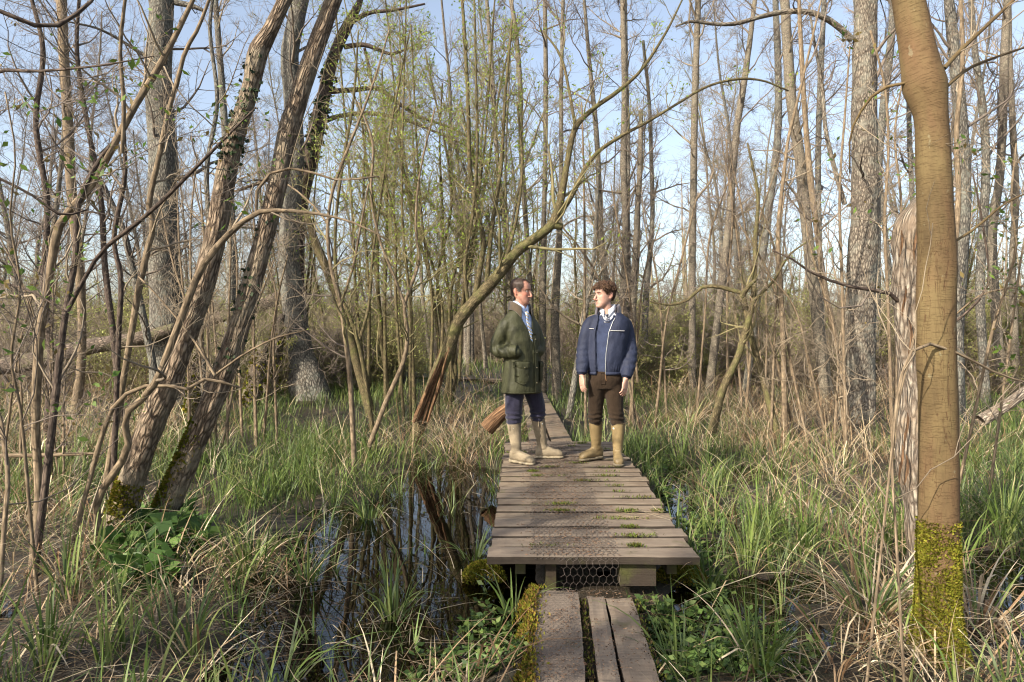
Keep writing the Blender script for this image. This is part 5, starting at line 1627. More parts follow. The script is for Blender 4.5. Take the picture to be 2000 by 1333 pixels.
def skin_mat(name):
    m, n, out = mat_new(name)
    c = N(n, 'ShaderNodeAttribute', attribute_name='col').outputs['Color']
    tc = N(n, 'ShaderNodeTexCoord').outputs['Object']
    no = N(n, 'ShaderNodeTexNoise', {'Vector': tc, 'Scale': 45.0, 'Detail': 4.0}).outputs[0]
    col = mixc(n, 1.0, c, ramp(n, no, [(0.3, (0.86, 0.84, 0.84)), (0.7, (1.1, 1.08, 1.08))]), 'MULTIPLY')
    bp = N(n, 'ShaderNodeBump', {'Height': no, 'Strength': 0.12, 'Distance': 0.003}).outputs[0]
    b = N(n, 'ShaderNodeBsdfPrincipled', {'Base Color': col, 'Roughness': 0.5, 'Specular IOR Level': 0.35, 'Subsurface Weight': 0.12, 'Subsurface Scale': 0.01, 'Subsurface Radius': (1.0, 0.35, 0.2), 'Normal': bp})
    n.links.new(b.outputs[0], out.inputs[0])
    return m


M['skin'] = skin_mat('skin')


def body(label, O, H, parts, skin, stub):
    """one continuous figure: limbs, hands, neck and head in one surface; face modelled on it, colours by place"""
    mb = MB()
    head_loft(mb, H)
    nose = H.P([(0, -0.085, 0.022), (0, -0.103, -0.006), (0, -0.114, -0.026), (0, -0.118, -0.036), (0, -0.098, -0.046)])
    limb(mb, np.zeros(3), [(*p, r * H.k) for p, r in zip(nose, (0.008, 0.009, 0.0115, 0.0115, 0.007))], 14, 14)
    for sx in (-1, 1):
        al = H.P([(sx * 0.012, -0.100, -0.040)])[0]
        ball(mb, al, 0.008 * H.k, 0.010 * H.k, 0.007 * H.k, H.u, H.f)
        ear = H.P([(sx * 0.080, 0.020, 0.0)])[0]
        q = nrm(H.u * sx * 0.45 - H.f * 0.9)
        ball(mb, ear, 0.019 * H.k, 0.0075 * H.k, 0.032 * H.k, q, np.cross(q, H.w))
        ball(mb, H.P([(sx * 0.078, 0.012, -0.026)])[0], 0.010 * H.k, 0.006 * H.k, 0.013 * H.k, q, np.cross(q, H.w))
    parts(mb)
    me = remesh(mb, 0.0042, 2, 0.35)
    V, Nn = coords(me)
    p = H.inv(V)
    x, y, z = p.T
    front = (y < -0.045) & (z < 0.09) & (z > -0.13)
    g = lambda cx, cz, sx, sz: np.exp(-((np.abs(x) - cx) / sx) ** 2 - ((z - cz) / sz) ** 2) * front
    d = -0.0075 * g(0.031, 0.010, 0.016, 0.010) + 0.003 * g(0.030, 0.033, 0.022, 0.007) + 0.004 * g(0.045, -0.02, 0.018, 0.015) - 0.003 * g(0.035, -0.055, 0.015, 0.02)
    d += 0.0035 * g(0.0, -0.066, 0.020, 0.0045) + 0.0038 * g(0.0, -0.078, 0.017, 0.005) - 0.004 * g(0.0, -0.0715, 0.024, 0.0022) - 0.003 * g(0.0, -0.088, 0.02, 0.006) + 0.004 * g(0.0, -0.105, 0.016, 0.012)
    near = np.linalg.norm(p, axis=1) < 0.2
    V = V + H.f * (d * H.k * near)[:, None]
    setco(me, V)
    col = np.tile(np.array(skin, float), (len(V), 1))
    red = np.clip(g(0.045, -0.02, 0.022, 0.022) + np.exp(-((x) / 0.014) ** 2 - ((z + 0.033) / 0.012) ** 2) * (y < -0.1), 0, 1)
    ears = (np.abs(x) > 0.074) & (np.abs(z) < 0.04) & near
    red = np.clip(red + 0.7 * ears, 0, 1)
    col = col * (1 - red[:, None] * np.array([0.02, 0.22, 0.24]))
    st = np.clip(sstep(-0.035, -0.06, z), 0, 1) * (near & (z > -0.125)) * np.clip(sstep(0.06, 0.0, y), 0, 1)
    col = col * (1 - stub * st[:, None] * np.array([0.9, 0.95, 0.9]))
    lip = np.clip(g(0.0, -0.0715, 0.021, 0.0085) * 1.3, 0, 1)
    col = col * (1 - lip[:, None]) + lip[:, None] * np.array(skin) * np.array([0.78, 0.50, 0.50])
    at = me.attributes.new('col', 'FLOAT_COLOR', 'POINT')
    at.data.foreach_set('color', np.concatenate([col, np.ones((len(V), 1))], 1).astype(np.float32).ravel())
    me.materials.append(M['skin'])
    me.polygons.foreach_set('use_smooth', np.ones(len(me.polygons), bool))
    o = link('person', me)
    tag(o, label, 'person')
    for sx in (-1, 1):
        eb = MB()
        c = H.P([(sx * 0.031, -0.0785, 0.010)])[0]
        ball(eb, c, 0.0105 * H.k, 0.0105 * H.k, 0.0052 * H.k, H.u, H.f)
        eb.build('eye', M['eye'], o)
        ib = MB()
        ball(ib, H.P([(sx * 0.030, -0.0885, 0.010)])[0], 0.0046 * H.k, 0.0018 * H.k, 0.0042 * H.k, H.u, H.f)
        ib.build('iris', M['iris'], o)
        br = MB()
        pts = H.P([(sx * 0.014, -0.098, 0.026), (sx * 0.028, -0.0965, 0.031), (sx * 0.044, -0.087, 0.029), (sx * 0.052, -0.078, 0.023)])
        limb(br, np.zeros(3), [(*q, r) for q, r in zip(pts, (0.0022, 0.0028, 0.0026, 0.0014))], 12, 8)
        br.build('eyebrow', M['brow'], o)
    return o


def hair_cap(H, keep, off, amp, freq, seed, n=44):
    mb = MB()
    r = spline([(0, (a + b) / 2, z, w, (b - a) / 2) for z, a, b, w in HEAD], n)
    loft(mb, H.P(r[:, :3]), np.repeat(H.u[None], n, 0), np.repeat(H.f[None], n, 0), (r[:, 3] + 0.002) * H.k, (r[:, 4] + 0.002) * H.k, 72, 2.25)
    me = mb.mesh('hair', M['wire'])
    me.materials.clear()
    V, Nn = coords(me)
    p = H.inv(V)
    setco(me, V + Nn * (off(p) * (1 + amp * fbm(p * freq, seed, 3)))[:, None])
    cutfaces(me, ~keep(p))
    return me, p[keep(p)], V[keep(p)], Nn[keep(p)]


def curls(P, Nn, n, length, rad, rng, curl, cols, H, lift=0.5, back=0.0, width=0.3):
    """locks of hair standing on the scalp"""
    mb = MB()
    i = rng.integers(0, len(P), n)
    p = P[i] + Nn[i] * 0.002
    t = nrm(np.cross(Nn[i], rng.normal(0, 1, (n, 3)))) + H.f * back - UP * 0.2
    d = nrm(Nn[i] * lift + t * width)
    s = nrm(np.cross(d, Nn[i] + 1e-3))
    L = length * rng.uniform(0.6, 1.3, n)
    q = np.linspace(0, 1, 6)
    ph = rng.uniform(0, 6, n)[:, None]
    pts = p[:, None] + d[:, None] * (L[:, None] * q)[..., None] + (s[:, None] * np.sin(q * curl + ph)[..., None] + Nn[i][:, None] * np.cos(q * curl + ph)[..., None]) * (L * 0.22)[:, None, None] - UP * (0.25 * L[:, None] * q ** 2)[..., None]
    cc = np.array(cols)[rng.integers(0, len(cols), n)]
    tubes(mb, pts, rad * (1 - 0.75 * q)[None] * rng.uniform(0.7, 1.2, (n, 1)), 4, col=cc)
    return mb


def boot(O, top, ankle, yaw, parent, mat, sole, size=1.0, r_top=0.068, seed=0):
    """rubber boot: shaft from its mouth to the ankle, foot along yaw; sole, strap and buckle as parts"""
    u, f = rot2(yaw)
    a, t = O + np.array([ankle[0], ankle[1], 0.10]), O + np.array(top, float)
    mb = MB()
    q = np.linspace(0, 1, 12)
    C = a[None] * (1 - q[:, None]) + t[None] * q[:, None]
    rr = np.interp(q, [0, 0.15, 0.45, 0.8, 1], [0.052, 0.049, 0.058, 0.066, r_top])
    loft(mb, C, np.repeat(u[None], 12, 0), np.repeat(f[None], 12, 0), rr * 0.98, rr * 1.05, 28, 2.1)
    x = np.array([-0.075, -0.06, -0.03, 0.02, 0.07, 0.12, 0.165, 0.195, 0.212]) * size
    hh = np.array([0.05, 0.062, 0.068, 0.066, 0.052, 0.042, 0.038, 0.030, 0.016])
    ww = np.array([0.026, 0.038, 0.043, 0.043, 0.045, 0.052, 0.052, 0.042, 0.022])
    C = O + np.array([ankle[0], ankle[1], 0.0]) + x[:, None] * f + np.outer(hh + 0.012, UP)
    loft(mb, C, np.repeat(u[None], 9, 0), np.repeat(UP[None], 9, 0), ww, hh, 24, 2.3)
    me = remesh(mb, 0.007, 4)
    V, Nn = coords(me)
    zz = V[:, 2] - O[2]
    cr = np.exp(-((zz - 0.13) / 0.05) ** 2) + 0.4
    setco(me, V + Nn * (0.004 * cr * fbm(V * np.array([14, 14, 38]), seed, 2))[:, None])
    o = garment('boot', me, mat, parent)
    sm = MB()
    x = np.array([-0.080, -0.062, -0.03, 0.02, 0.05, 0.12, 0.168, 0.200, 0.218]) * size
    w2 = np.array([0.026, 0.040, 0.044, 0.042, 0.044, 0.054, 0.054, 0.044, 0.020])
    C = O + np.array([ankle[0], ankle[1], 0.015]) + x[:, None] * f
    hz = np.array([.015, .015, .015, .015, .011, .013, .013, .012, .010])
    loft(sm, C + np.outer(hz - 0.015, UP), np.repeat(u[None], 9, 0), np.repeat(UP[None], 9, 0), w2, hz, 24, 4.0)
    sm.build('sole', sole, o)
    bd = MB()          # thickened rim at the mouth
    th = np.linspace(0, 2 * PI, 29)
    pts = t + np.outer(np.cos(th), u) * (r_top * 0.98 + 0.001) + np.outer(np.sin(th), f) * (r_top * 1.05 + 0.001)
    tubes(bd, pts, np.full(29, 0.004), 6)
    bd.build('rim', mat, o)
    lb = MB()          # small pale badge near the mouth
    c = t - UP * 0.045 + f * (r_top * 1.07) * 0.62 - u * 0.045
    n_ = nrm(f * 0.75 - u * 0.55)
    ball(lb, c + n_ * 0.002, 0.017, 0.003, 0.010, np.cross(UP, n_), n_)
    lb.build('badge', M['badge'], o)
    sp = MB()          # side strap
    c2 = t - UP * 0.03 - u * (r_top * 1.0)
    box(sp, c2 - np.array([0.006, 0.006, 0.04]), c2 + np.array([0.004, 0.006, 0.012]))
    sp.build('strap', mat, o, smooth=False)
    return o


def collar(O, c, yaw, gap, r, z0, z1, flare, fall, parent, mat, name='collar', tilt=0.0, ry=1.0, solid=0.004, point=0.0):
    """turned-down collar around the neck: stand, fold and fall, open in front by gap radians"""
    u, f = rot2(yaw)
    th = np.linspace(gap, 2 * PI - gap, 40)
    prof = [(r, z0), (r + 0.002, z0 + (z1 - z0) * 0.6), (r + flare * 0.4, z1), (r + flare * 0.8, z1 + 0.002), (r + flare * 1.1, z1 - fall * 0.45), (r + flare * 1.5, z1 - fall)]
    V = []
    for k, (rr, z) in enumerate(prof):
        fr = np.cos(th)                       # 1 in front
        front = np.clip((fr + 0.2) / 1.2, 0, 1) ** 2
        zz = z - tilt * front - (point * (np.exp(-((th - gap) / 0.3) ** 2) + np.exp(-((2 * PI - gap - th) / 0.3) ** 2)) if k >= 4 else 0) * (k - 3) / 2
        V.append(O + np.array(c) + np.outer(np.sin(th) * rr, u) + np.outer(np.cos(th) * rr * ry, f) + np.outer(zz, UP))
    V = np.array(V)
    m, n = V.shape[:2]
    idx = np.arange(m * n).reshape(m, n)
    mb = MB().add(V.reshape(-1, 3), np.stack([idx[:-1, :-1], idx[:-1, 1:], idx[1:, 1:], idx[1:, :-1]], -1).reshape(-1, 4))
    o = mb.build(name, mat, parent)
    md = o.modifiers.new('thickness', 'SOLIDIFY')
    md.thickness, md.offset = solid, 0.0
    md = o.modifiers.new('round', 'SUBSURF')
    md.levels = md.render_levels = 1
    return o


def tie_mat(name, a, b, c, stripe):
    m, n, out = mat_new(name)
    tc = N(n, 'ShaderNodeTexCoord').outputs['Object']
    if stripe:
        w = N(n, 'ShaderNodeTexWave', {'Vector': N(n, 'ShaderNodeMapping', {'Vector': tc, 'Rotation': (0, math.radians(-35), 0)}).outputs[0], 'Scale': 12.0, 'Distortion': 0.0}, bands_direction='Z').outputs[1]
        col = ramp(n, w, [(0.0, a), (0.35, a), (0.4, b), (0.7, b), (0.75, c), (1.0, c)])
    else:
        w = N(n, 'ShaderNodeTexVoronoi', {'Vector': tc, 'Scale': 95.0}).outputs['Distance']
        col = ramp(n, w, [(0.0, b), (0.28, b), (0.34, a), (1.0, a)])
    bs = N(n, 'ShaderNodeBsdfPrincipled', {'Base Color': col, 'Roughness': 0.45})
    n.links.new(bs.outputs[0], out.inputs[0])
    return m


M['eye'] = plain('eye_white', (0.42, 0.38, 0.35), 0.3, 0.5, 0.05)
M['iris'] = plain('iris', (0.03, 0.025, 0.02), 0.15, 0.5, 0.05)
M['brow'] = plain('eyebrow', (0.10, 0.06, 0.04), 0.9, 0.1)
M['wax'] = cloth_mat('waxed_olive_cotton', (0.040, 0.041, 0.020), 0.58, 700, 0.0, 0.25, 0.3, 0.2, 0.55)
M['cord'] = cloth_mat('brown_corduroy', (0.07, 0.052, 0.034), 0.9, 350, 0.5, 0.1, 0.25, 0.6, 0.2)
M['navy_trousers'] = cloth_mat('navy_cotton_twill', (0.020, 0.019, 0.038), 0.8, 900, 0.2, 0.15, 0.2, 0.25, 0.6)
M['blue_shirt'] = cloth_mat('pale_blue_cotton', (0.42, 0.52, 0.74), 0.8, 900, 0.1, 0.15, 0.06, 0.15, 0.2)
M['white_shirt'] = cloth_mat('white_cotton', (0.62, 0.64, 0.70), 0.8, 900, 0.1, 0.15, 0.04, 0.15, 0.2)
M['navy_nylon'] = cloth_mat('navy_nylon', (0.020, 0.025, 0.048), 0.68, 900, 0.0, 0.22, 0.2, 0.2, 0.5)
M['fleece'] = cloth_mat('dark_plum_fleece', (0.055, 0.045, 0.060), 0.95, 300, 0.6, 0.05, 0.2, 0.6, 0.2)
M['knit'] = cloth_mat('blue_wool_knit', (0.032, 0.042, 0.082), 0.95, 420, 0.5, 0.05, 0.35, 0.9, 0.35)
M['moleskin'] = cloth_mat('brown_moleskin', (0.030, 0.020, 0.013), 0.9, 700, 0.08, 0.08, 0.25, 0.3, 0.6)
M['clay_rubber'] = plain('clay_smeared_rubber', (0.235, 0.19, 0.128), 0.8, 0.2, 0.42, 7.0, 0.5, 30)
M['tan_rubber'] = plain('tan_green_rubber', (0.185, 0.135, 0.065), 0.55, 0.35, 0.35, 6.0, 0.3, 30)
M['mud_sole'] = plain('muddy_sole', (0.15, 0.125, 0.085), 0.85, 0.2, 0.35, 30.0, 0.6, 80)
M['clay_sole'] = plain('clay_sole', (0.30, 0.25, 0.17), 0.85, 0.2, 0.35, 30.0, 0.6, 80)
M['badge'] = plain('pale_badge', (0.55, 0.56, 0.52), 0.5, 0.3, 0.1)
M['zip'] = plain('grey_zip', (0.42, 0.43, 0.42), 0.4, 0.5, 0.2, 200, metal=0.4)
M['piping'] = plain('white_piping', (0.5, 0.49, 0.47), 0.6, 0.3, 0.05)
M['brass'] = plain('press_stud', (0.45, 0.38, 0.25), 0.35, 0.5, 0.1, metal=0.9)
M['hair'] = leaf_mat('hair', None, 0.0, 0.55, 0.3)
M['tie_stripe'] = tie_mat('striped_tie', (0.20, 0.30, 0.52), (0.62, 0.62, 0.60), (0.22, 0.16, 0.07), True)
M['tie_dot'] = tie_mat('dark_dotted_tie', (0.012, 0.014, 0.03), (0.35, 0.37, 0.42), None, False)


def tie(O, rows, yaw, l0, l1, z0, z1, parent, mat, off=0.012, w0=0.017, w1=0.032):
    n = 14
    q = np.linspace(0, 1, n)
    z, l = z0 + (z1 - z0) * q, l0 + (l1 - l0) * q
    w = np.interp(q, [0, 0.08, 0.16, 0.2, 1], [w0 * 1.1, w0 * 1.25, w0 * 0.8, w0 * 0.75, w1])
    P = on_torso(O, rows, yaw, l, z, off)
    P[:3] += rot2(yaw)[1] * 0.008
    u, f = rot2(yaw)
    mb = MB()
    loft(mb, P, np.repeat(u[None], n, 0), np.repeat(f[None], n, 0), w, np.interp(q, [0, 0.12, 0.2, 1], [0.012, 0.013, 0.006, 0.005]), 14, 3.0)
    return mb.build('tie', mat, parent)


def paint(me, cols):
    at = me.attributes.new('col', 'FLOAT_COLOR', 'POINT')
    at.data.foreach_set('color', np.concatenate([cols, np.ones((len(cols), 1))], 1).astype(np.float32).ravel())


# ---------------- the man in the green jacket
OG = np.array([(1030 - 1000) * 6.85 / F, 6.85, ZD + 0.004])
HG = Head(OG + np.array([-0.066, -0.01, 1.705]), math.radians(64), math.radians(6), 1.03)
YG = math.radians(38)
ROWG = [(.685, -.058, 0, .198, .160), (.70, -.058, 0, .206, .168), (.80, -.056, 0, .203, .166), (.95, -.052, 0, .195, .160), (1.10, -.05, 0, .190, .156), (1.22, -.058, 0, .194, .150), (1.33, -.072, 0, .200, .138), (1.41, -.082, 0, .188, .120), (1.475, -.078, 0, .150, .100), (1.52, -.072, 0, .105, .088), (1.55, -.068, 0, .086, .080)]
UG, FG = rot2(YG)


def body_g(mb):
    limb(mb, OG, [(-.064, -.012, 1.62, .056), (-.066, -.004, 1.55, .058), (-.07, 0, 1.47, .062), (-.07, 0, 1.40, .075)])
    torso(mb, OG, [(.84, -.04, 0, .15, .10), (1.0, -.045, 0, .145, .10), (1.2, -.06, 0, .16, .10), (1.36, -.075, 0, .165, .09), (1.44, -.075, 0, .12, .07), (1.48, -.07, 0, .06, .055)], YG)
    limb(mb, OG, [(-.20, -.085, 1.37, .04), (-.255, -.08, 1.25, .042), (-.318, -.03, 1.125, .042), (-.25, -.09, 1.11, .036), (-.17, -.12, 1.105, .03)])
    limb(mb, OG, [(.04, .09, 1.37, .04), (.088, .11, 1.25, .042), (.125, .10, 1.13, .042), (.11, 0.04, 1.11, .034), (.07, -.0, 1.10, .03)])
    hand(mb, OG + np.array([-.17, -.11, 1.10]), (.7, .15, -.45), (-.35, -.8, .2), 1, 0.9)
    hand(mb, OG + np.array([.07, .0, 1.09]), (-.35, -.12, -.6), (.6, -.6, .2), -1, 0.9)
    limb(mb, OG, [(-.12, -.03, .86, .085), (-.135, -.02, .53, .052), (-.135, -.012, .40, .045), (-.112, -.035, .12, .034)])
    limb(mb, OG, [(.02, .06, .86, .085), (.10, .13, .53, .052), (.112, .165, .40, .045), (.160, .202, .12, .034)])
    for ax, ay, yw in ((-.108, -.04, 52), (.165, .205, 93)):
        uu, ff = rot2(math.radians(yw))
        c = OG + np.array([ax, ay, 0.055])
        limb(mb, np.zeros(3), [(*(c - ff * 0.04), .035), (*(c + ff * 0.06), .034), (*(c + ff * 0.15 - UP * 0.015), .025)])


pg = body('man in olive green waxed jacket and clay-smeared boots, hands in pockets, smiling to his left', OG, HG, body_g, (0.43, 0.225, 0.16), 0.14)
mb = MB()
torso(mb, OG, [(.70, -.05, 0, .14, .11), (.85, -.045, 0, .16, .12), (1.0, -.045, 0, .15, .11)], YG)
limb(mb, OG, [(-.115, -.035, .80, .10), (-.13, -.03, .66, .09), (-.138, -.03, .53, .083), (-.137, -.02, .43, .08), (-.135, -.015, .395, .07)])
limb(mb, OG, [(.02, .06, .80, .10), (.07, .10, .66, .09), (.105, .13, .54, .083), (.112, .155, .44, .078), (.112, .165, .41, .068)])
me = remesh(mb, 0.009, 5)
folds(me, 0.011, (10, 10, 7), 4, 0.5)
V, Nn = coords(me)
zz = V[:, 2] - OG[2]
setco(me, V + Nn * (0.006 * np.exp(-((zz - 0.45) / 0.06) ** 2) * np.sin(zz * 130 + 2 * vnoise(V * 9, 3)))[:, None])
garment('trousers', me, M['navy_trousers'], pg)
boot(OG, (-.135, -.012, .392), (-.108, -.040), math.radians(52), pg, M['clay_rubber'], M['clay_sole'], seed=1)
boot(OG, (.112, .165, .41), (.165, .205), math.radians(93), pg, M['clay_rubber'], M['clay_sole'], seed=2)
SHG = [(z, a, b, rx - 0.03, ry - 0.022) for z, a, b, rx, ry in ROWG]
mb = MB()
torso(mb, OG, SHG[2:], YG)
mb.build('shirt', M['blue_shirt'], pg)
mb = MB()
torso(mb, OG, ROWG, YG)
limb(mb, OG, [(-.150, -.058, 1.425, .062), (-.208, -.09, 1.375, .074), (-.250, -.085, 1.29, .077), (-.295, -.05, 1.19, .073), (-.315, -.03, 1.13, .070), (-.26, -.095, 1.110, .068), (-.18, -.15, 1.105, .062), (-.110, -.180, 1.100, .052)])
limb(mb, OG, [(.0, .06, 1.425, .062), (.046, .095, 1.375, .074), (.084, .11, 1.28, .076), (.112, .10, 1.17, .072), (.112, .06, 1.12, .068), (.09, -.02, 1.11, .06), (.06, -.07, 1.10, .05)])
me = remesh(mb, 0.009, 5)
folds(me, 0.013, (9, 9, 4.5), 11, 0.5)
V, Nn = coords(me)
q = V - OG
arm = np.exp(-(((q[:, 2] - 1.13) / 0.09) ** 2)) * (q[:, 0] < -0.17)
setco(me, V + Nn * (0.007 * arm * np.sin(q[:, 0] * 95 + q[:, 2] * 40 + 3 * vnoise(V * 7, 5)))[:, None])
V, Nn = coords(me)
q = V - OG
cx, cy, rx, ry = ring_at(ROWG, q[:, 2])
l = (q[:, 0] - cx) * UG[0] + (q[:, 1] - cy) * UG[1]
f = (q[:, 0] - cx) * FG[0] + (q[:, 1] - cy) * FG[1]
vee = (f > 0.02) & (q[:, 2] > 1.27) & (np.abs(l - 0.015) < 0.075 * (q[:, 2] - 1.27) / 0.2)
cutfaces(me, vee | (q[:, 2] > 1.54) | ((q[:, 2] < 0.689) & (Nn[:, 2] < -0.5)))
jg = garment('jacket', me, M['wax'], pg, 0.006)
pk = MB()
patch(pk, OG, ROWG, YG, -.172, -.045, .79, .95, .020, 12, 12, 0.03)
pk.build('pocket', M['wax'], jg)
fl_ = MB()
patch(fl_, OG, ROWG, YG, -.180, -.038, .935, 1.015, .030, 12, 8, 0.015)
fl_.build('pocket_flap', M['wax'], jg)
fl2 = MB()
patch(fl2, OG, ROWG, YG, .10, .17, .80, .96, .018, 8, 8, 0.02)
patch(fl2, OG, ROWG, YG, .095, .175, .94, 1.01, .028, 8, 6, 0.01)
fl2.build('pocket', M['wax'], jg)
pl = MB()
patch(pl, OG, ROWG, YG, .018, .078, .70, 1.28, .012, 6, 30)
pl.build('placket', M['wax'], jg)
hm2 = MB()
th = np.linspace(0, 2 * PI, 61)
c, s = np.sign(np.cos(th)) * np.abs(np.cos(th)) ** (2 / 2.35), np.sign(np.sin(th)) * np.abs(np.sin(th)) ** (2 / 2.35)
tubes(hm2, OG + np.array([-.058, 0, .705]) + np.outer(c * .212, UG) + np.outer(s * .174, FG), np.full(61, 0.005), 6)
hm2.build('hem', M['wax'], jg)
for k, z in enumerate((.80, .95, 1.10, 1.23)):
    sb_ = MB()
    ball(sb_, on_torso(OG, ROWG, YG, .05, z, .014), .007, .003, .007, UG, FG)
    sb_.build('press_stud', M['brass'], jg)
sb_ = MB()
ball(sb_, on_torso(OG, ROWG, YG, -.108, .955, .033), .007, .003, .007, UG, FG)
sb_.build('press_stud', M['brass'], jg)
cf = MB()
limb(cf, OG, [(-.158, -.163, 1.112, .069), (-.128, -.178, 1.112, .067), (-.100, -.188, 1.112, .063)], 8, 20, False)
cf.build('cuff', M['wax'], jg)
collar(OG, (-.072, .004, 0), YG + 0.1, 0.62, .088, 1.50, 1.605, .024, .085, pg, M['cord'], tilt=.075, point=.035, solid=.007)
collar(OG, (-.068, -.004, 0), YG + 0.12, 0.22, .064, 1.515, 1.612, .012, .05, pg, M['blue_shirt'], 'shirt_collar', tilt=.06, point=.03, solid=.003)
tie(OG, SHG, YG, .012, .02, 1.505, 1.18, pg, M['tie_stripe'], .018)
# hair: short, receding, greying at the sides
kg = lambda p: (p[:, 2] > np.interp(p[:, 1], [-0.1, -0.075, -0.05, -0.03, 0.0, 0.02, 0.04, 0.1], [0.095, 0.088, 0.05, -0.005, 0.0, 0.035, -0.03, -0.075])) & ~((np.abs(p[:, 0]) > 0.030) & (np.abs(p[:, 0]) < 0.066) & (p[:, 1] < -0.040) & (p[:, 2] > 0.05))
me, p, hv, hn = hair_cap(HG, kg, lambda p: 0.004 + 0.006 * sstep(0.0, 0.08, p[:, 2]), 0.5, 30, 3)
grey = np.clip(sstep(0.07, 0.0, p[:, 2]) * sstep(0.06, -0.03, p[:, 1]), 0, 1)[:, None]
hc = np.array([0.040, 0.024, 0.017]) * (1 - grey) + np.array([0.11, 0.095, 0.085]) * grey
paint(me, hc)
rh = np.random.default_rng(8)
hg = garment('hair', me, M['hair'], pg)
hb = curls(hv + hn * 0.004, hn, 1100, 0.014, 0.0014, rh, 1.0, [(0.045, 0.027, 0.019), (0.06, 0.04, 0.03), (0.035, 0.02, 0.015)], HG, 0.5, 0.6, 0.7)
hb.build('strands', M['hair'], hg, kind='stuff')

# ---------------- the man in the navy jacket
ON = np.array([(1180 - 1000) * 6.8 / F, 6.8, ZD + 0.004])
HN = Head(ON + np.array([.004, -.02, 1.665]), math.radians(-65), math.radians(2), 1.02)
YN = math.radians(-14)
ROWN = [(.875, .010, 0, .150, .115), (.895, .010, 0, .165, .128), (.94, .012, 0, .178, .142), (1.02, .016, 0, .188, .146), (1.15, .028, 0, .196, .145), (1.28, .038, 0, .205, .140), (1.36, .044, 0, .207, .128), (1.435, .048, 0, .182, .104), (1.485, .046, 0, .125, .09), (1.52, .042, 0, .092, .082)]
UN, FN = rot2(YN)


def body_n(mb):
    limb(mb, ON, [(.012, -.012, 1.58, .055), (.024, -.004, 1.52, .056), (.036, 0, 1.45, .060), (.04, 0, 1.38, .075)])
    torso(mb, ON, [(.84, .01, 0, .145, .10), (1.0, .015, 0, .14, .10), (1.2, .03, 0, .155, .10), (1.34, .042, 0, .16, .09), (1.42, .044, 0, .12, .07), (1.46, .042, 0, .06, .055)], YN)
    limb(mb, ON, [(-.125, .02, 1.37, .05), (-.185, .02, 1.24, .044), (-.21, .01, 1.10, .040), (-.225, -.04, .98, .034), (-.232, -.075, .875, .026)])
    limb(mb, ON, [(.21, .03, 1.36, .05), (.245, .03, 1.24, .044), (.26, .01, 1.09, .040), (.225, -.08, .96, .034), (.192, -.135, .845, .026)])
    hand(mb, ON + np.array([-.232, -.078, .872]), (.05, -.10, -1), (-.85, -.45, 0), 1)
    hand(mb, ON + np.array([.190, -.138, .838]), (-.12, -.12, -1), (.70, -.70, 0.1), -1)
    limb(mb, ON, [(-.065, .02, .84, .085), (-.076, .08, .53, .052), (-.070, .125, .41, .045), (-.054, .20, .12, .034)])
    limb(mb, ON, [(.09, 0, .84, .085), (.110, -.01, .53, .052), (.140, .0, .39, .045), (.136, .008, .12, .034)])
    for ax, ay, yw in ((-.055, .21, -58), (.135, .0, -4)):
        uu, ff = rot2(math.radians(yw))
        c = ON + np.array([ax, ay, 0.055])
        limb(mb, np.zeros(3), [(*(c - ff * 0.04), .035), (*(c + ff * 0.06), .034), (*(c + ff * 0.15 - UP * 0.015), .025)])


pn = body('young man in open navy jacket over blue jumper and brown trousers, arms hanging', ON, HN, body_n, (0.47, 0.285, 0.215), 0.06)
mb = MB()
torso(mb, ON, [(.74, .012, 0, .13, .10), (.83, .012, 0, .165, .122), (.92, .012, 0, .158, .118), (.97, .014, 0, .15, .112)], YN)
limb(mb, ON, [(-.062, .02, .80, .098), (-.072, .05, .66, .086), (-.078, .08, .53, .079), (-.074, .11, .44, .076), (-.070, .12, .405, .068)])
limb(mb, ON, [(.088, .0, .80, .100), (.10, -.01, .66, .088), (.110, -.01, .53, .080), (.130, .0, .43, .076), (.140, .0, .385, .068)])
me = remesh(mb, 0.009, 5)
folds(me, 0.011, (10, 10, 7), 24, 0.5)
V, Nn = coords(me)
zz = V[:, 2] - ON[2]
setco(me, V + Nn * (0.006 * np.exp(-((zz - 0.44) / 0.06) ** 2) * np.sin(zz * 130 + 2 * vnoise(V * 9, 3)))[:, None])
tn = garment('trousers', me, M['moleskin'], pn)
boot(ON, (-.070, .125, .412), (-.052, .210), math.radians(-58), pn, M['tan_rubber'], M['mud_sole'], seed=3)
boot(ON, (.142, .0, .392), (.135, .010), math.radians(-4), pn, M['tan_rubber'], M['mud_sole'], seed=4)
KN = [(z, a, b, rx - 0.028, ry - 0.020) for z, a, b, rx, ry in ROWN]
SN2 = [(z, a, b, rx - 0.040, ry - 0.032) for z, a, b, rx, ry in ROWN]
mb = MB()
torso(mb, ON, SN2[3:], YN)
mb.build('shirt', M['white_shirt'], pn)
mb = MB()
torso(mb, ON, [(.868, .01, 0, .150, .116)] + [(r[0], r[1], r[2], r[3], r[4] + 0.002) for r in KN[1:]], YN)
me = remesh(mb, 0.008, 3)
folds(me, 0.007, (12, 12, 9), 31, 0.5)
V, Nn = coords(me)
q = V - ON
cx, cy, rx, ry = ring_at(ROWN, q[:, 2])
l = (q[:, 0] - cx) * UN[0] + (q[:, 1] - cy) * UN[1]
f = (q[:, 0] - cx) * FN[0] + (q[:, 1] - cy) * FN[1]
cutfaces(me, ((f > 0.0) & (((l + 0.005) / 0.062) ** 2 + ((q[:, 2] - 1.478) / 0.072) ** 2 < 1)) | (q[:, 2] > 1.47))
kn = garment('jumper', me, M['knit'], pn, 0.005)
nb = MB()
a = np.linspace(PI * 1.05, PI * 1.95, 24)
